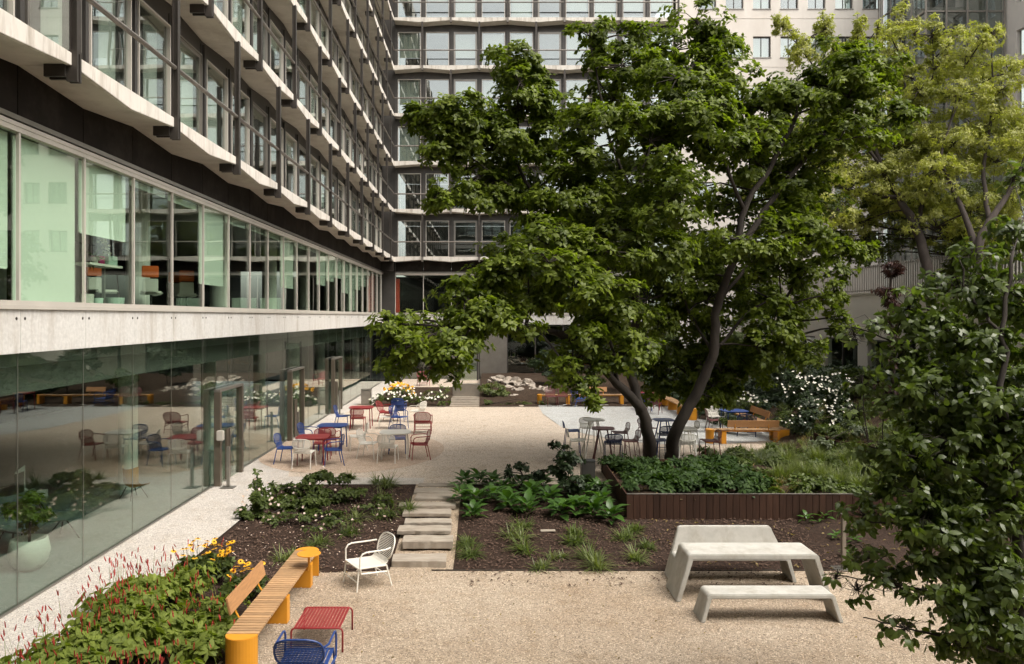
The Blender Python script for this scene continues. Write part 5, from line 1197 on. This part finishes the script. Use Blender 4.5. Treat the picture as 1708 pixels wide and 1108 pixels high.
rowsH = [(775, 812, 1.0), (800, 808, 1.0), (770, 832, 1.05), (795, 838, 1.15), (822, 812, .95), (842, 822, 1), (850, 842, 1.05), (868, 815, .95), (880, 848, 1.1), (888, 828, 1), (905, 812, .9), (915, 835, 1.05), (935, 850, 1.1), (945, 822, 1), (962, 846, 1.05), (975, 828, 1), (990, 850, 1.1), (1005, 838, 1), (1018, 856, 1.0), (825, 832, 1), (1000, 822, .9), (788, 852, .9)]
ncol = ['leftmost at the back', 'behind the left ones', 'beside the upper slabs', 'largest, lower left']
for i, (x, y, s) in enumerate(rowsH):
    p = G(x, y + 4, -.06); hosta(p.x, p.y, bedh(p.x, p.y), 20, s * 1.05, 'broad leaved green hosta, ' + ORD[sorted(q for q in rowsH if (q[1] < 826) == (y < 826)).index((x, y, s))] + (' from the stone slabs in the back row' if y < 826 else ' from the stone slabs in the front row'))
for i, (x, y, s) in enumerate([(1345, 880, .75), (1375, 878, .8), (1395, 900, .6), (1418, 925, .7), (1305, 868, .5), (1425, 905, .6)]):
    hlab = ['bright hosta just left of the steel bollard', 'hosta close behind the steel bollard top', 'small hosta at mid height left of the bollard shaft', 'hosta at the foot of the bollard on its right', 'smallest hosta, behind the concrete bench backrest', 'hosta at the right side of the bollard shaft'][i]
    p = G(x, y, -.3); hosta(p.x, p.y, bedh(p.x, p.y), 8, s * .8, hlab, hl[3:])

# grasses
def grass(label, cx, cy_, gz, rx, ry, tufts, L, mat, name='ornamental_grass', blades=60, wd=.009, group=None, droop=.5, stuff=False, w_out=.5):
    n = tufts * blades; tx = cx + (rng.random(tufts) - .5) * 2 * rx; ty = cy_ + (rng.random(tufts) - .5) * 2 * ry
    tz = np.array([gz(a_, b_) if callable(gz) else gz for a_, b_ in zip(tx, ty)]); k = np.repeat(np.arange(tufts), blades)
    base = np.array([cx, cy_, tz.mean()])
    roots = np.stack([tx[k], ty[k], tz[k] - .02], 1) + rng.normal(size=(n, 3)) * np.array([.035, .035, 0]); d = rng.normal(size=(n, 3)) * np.array([w_out, w_out, 0]) + np.array([0, 0, 1.0])
    me = blade_mesh('blades', roots - base, d, L * (.5 + .6 * rng.random(n)), wd, droop * rng.random(n), rng.random(n) * .7 + .3 * rng.random(tufts)[k], mat)
    o = link(me, name, None, tuple(base)); tag(o, label, 'grass', group, 'stuff' if stuff else None); return o
hz = lambda x, y: hillh(x, y)
GR = [(1300, 790), (1340, 785), (1375, 790), (1400, 800), (1430, 785), (1460, 795), (1490, 790), (1415, 770), (1360, 765), (1310, 765), (1470, 770), (1520, 800), (1440, 808), (1505, 775)]
for i, (x, y) in enumerate(GR):
    p = G(x, y + 6, .3); fr_ = y >= 788; same = sorted(q for q in GR if (q[1] >= 788) == fr_)
    grass('arching grass tuft in the raised planter, ' + ORD[same.index((x, y))] + (' from the left along the front planks' if fr_ else ' from the left in the rear row'), p.x, p.y, hz, .2, .16, 4, .62, l_grass, group='grass tufts in the planter', blades=150)
grass('dry brown and green grass mixed behind the planter edge', 6.3, 17.6, hz, .8, .8, 30, .34, l_dry, stuff=True, blades=50)
grass('fine blue green lavender like tufts beside the pale bar table', 7.3, 21.8, hz, .9, 1.0, 60, .38, l_grey, stuff=True, blades=70, w_out=.3, wd=.007)
grass('thin meadow grass spread over the upper slope', 9.6, 21.6, hz, 2.2, 2.2, 170, .30, l_grass, stuff=True, blades=40)
grass('olive ground cover grass over the far right slope', 12.5, 28, hz, 2.6, 6.5, 520, .34, l_grass, stuff=True, blades=34, w_out=.8)
grass('dry tufts among the slope shrubs', 12, 27, hz, 3, 6, 160, .25, l_dry, stuff=True, blades=30, w_out=.9)
TF = [(650, 812, .42), (635, 806, .3), (585, 800, .25), (640, 838, .35), (675, 850, .3), (780, 915, .3), (860, 905, .35), (875, 885, .28), (875, 925, .34), (905, 950, .25), (960, 910, .34), (975, 935, .36), (990, 950, .42), (965, 895, .25), (1045, 905, .3), (1055, 935, .3), (1085, 920, .22), (795, 930, .3), (600, 870, .3), (640, 862, .3), (530, 915, .3), (480, 935, .3), (585, 895, .25), (1060, 890, .25), (930, 935, .2)]
for i, (x, y, L) in enumerate(TF):
    p = G(x, y, -.15); p = G(x, y, bedh(p.x, p.y)); left = x < 700; far_ = y < (845 if left else 908)
    same = sorted(q for q in TF if (q[0] < 700) == left and (q[1] < (845 if left else 908)) == far_)
    lab = ('slender green tuft in the left mulch bed, ' if left else 'drooping narrow plant in the centre mulch, ') + ORD[same.index((x, y, L))] + ' from the left ' + ('near the gravel edge' if left and far_ else 'in its lower half' if left else 'in the upper row' if far_ else 'in the lower row')
    grass(lab, p.x, p.y, bedh, .12, .12, 3, L * 1.35, l_shrub if i % 3 else l_grass, name='grass_tuft', blades=44, wd=.017, group='tufts in the mulch', droop=.8, w_out=.9)
# planter ground cover
lb = [(3.25 + 2.9 * random.random(), 16.55 + 3.3 * random.random(), .36 + .1 * random.random(), .34, .34, .16, 210) for _ in range(62)]
C, Dd, U, T_, _ = cloud(lb, 1, .1, .05, 5, 8, upw=1, droop=.2, spread=.45)
o = link(leaf_mesh('ground_cover', C, Dd, U, .14 * (.6 + .6 * rng.random(len(C))), .06, T_ - .05, l_mag2, .2), 'ground_cover'); tag(o, 'dark leafy ground cover filling the left part of the timber planter', 'ground cover', None, 'stuff')
lb = [(6.2 + 9.5 * random.random(), 16.6 + 12 * random.random() ** 1.3) for _ in range(300)]
lb = [(x, y, hillh(x, y) + .10, .3, .3, .18, 190) for x, y in lb if not (x < 10 and y > 23.2)]
C, Dd, U, T_, _ = cloud(lb, 1, .09, .045, 5, 7, upw=1, droop=.2, spread=.45)
o = link(leaf_mesh('ground_cover', C, Dd, U, .11, .05, T_, l_shrub, .2), 'ground_cover'); tag(o, 'patchy low green plants over the right slope', 'ground cover', None, 'stuff')
lb = [(8.8 + 7.4 * random.random(), 29 + 18 * random.random()) for _ in range(190)]
lb = [(x, y, hillh(x, y) + .2, .6, .6, .35, 260) for x, y in lb]
C, Dd, U, T_, _ = cloud(lb, 1, .12, .05, 5, 7, upw=1, droop=.2, spread=.45)
o = link(leaf_mesh('ground_cover', C, Dd, U, .15, .07, T_, l_dshrub, .2), 'ground_cover'); tag(o, 'dense dark green planting over the far slope below the beige building', 'ground cover', None, 'stuff')
# fallen petals and leaves
n = 420; x = -4.9 + 3 * rng.random(n); y = 12.6 + 5.5 * rng.random(n); z = np.array([bedh(a_, b_) + .035 for a_, b_ in zip(x, y)])
o = link(leaf_mesh('fallen_petals', np.stack([x, y, z], 1), rng.normal(size=(n, 3)) * np.array([1, 1, .2]), np.array([[0, 0, 1.0]]) + rng.normal(size=(n, 3)) * .3, .035, .022, rng.random(n), f_pink, .2), 'fallen_petals'); tag(o, 'pale fallen petals sprinkled on the left mulch bed', 'petals', None, 'stuff')
n = 1500; x = 3 + 11 * rng.random(n); y = 13.7 + 9 * rng.random(n); z = np.array([(bedh(a_, b_) if b_ < 16.28 else hillh(a_, b_)) + .03 for a_, b_ in zip(x, y)])
o = link(leaf_mesh('fallen_leaves', np.stack([x, y, z], 1), rng.normal(size=(n, 3)) * np.array([1, 1, .2]), np.array([[0, 0, 1.0]]) + rng.normal(size=(n, 3)) * .3, .07, .035, rng.random(n), l_dry, .3), 'fallen_leaves'); tag(o, 'brown fallen leaves on the mulch and slope', 'fallen leaves', None, 'stuff')
n = 150; x = -2.6 + 10 * rng.random(n); y = 9.5 + 4.1 * rng.random(n) ** .6
o = link(leaf_mesh('fallen_leaves', np.stack([x, y, np.full(n, -.385)], 1), rng.normal(size=(n, 3)) * np.array([1, 1, .2]), np.array([[0, 0, 1.0]]) + rng.normal(size=(n, 3)) * .3, .045, .022, rng.random(n), l_dry, .3), 'fallen_leaves'); tag(o, 'few small brown leaves fallen on the lower gravel', 'fallen leaves', None, 'stuff')
# indoor plants
P0 = np.array(POT_SHRUB.location)
C, Dd, U, T_, _ = cloud([(P0[0], P0[1], .95, .34, .34, .42, 700)], 1, .09, .04, 5, 12, upw=.6)
link(leaf_mesh('foliage', C - P0, Dd, U, .10, .05, T_, l_mag, .2), 'foliage', POT_SHRUB, kind='stuff')
MB().tube([(0, 0, .42), (.02, 0, .9)], .02, 6).obj('stem', m_bark, POT_SHRUB)
t = thing('orchid', 'white flowering orchid on the indoor shelf', 'plant', (-7.1, 13.95, FZ + .9)); B = np.array(t.location)
MB().tube([(0, 0, 0), (.02, .12, .35), (0, .28, .48), (0, .42, .38), (0, .46, .2)], .006, 5).obj('stem', l_shrub, t)
MB().lathe([(.05, 0), (.06, .12)], n=14).obj('pot', m_pot, t)
n = 90; tt = rng.random(n); c = np.stack([rng.normal(size=n) * .03, .22 + .26 * tt, .50 - .34 * tt ** 2 + rng.normal(size=n) * .03], 1)
link(leaf_mesh('flowers', c, rng.normal(size=(n, 3)), rng.normal(size=(n, 3)), .06, .05, rng.random(n), f_white, .1), 'flowers', t, kind='stuff')
n = 7; link(leaf_mesh('leaves', np.zeros((n, 3)) + [0, 0, .12], nrm(rng.normal(size=(n, 3)) + [0, 0, .8]), np.tile([[0, 0, 1.0]], (n, 1)), .24, .05, np.full(n, .8), l_hosta, .3), 'leaves', t, kind='stuff')
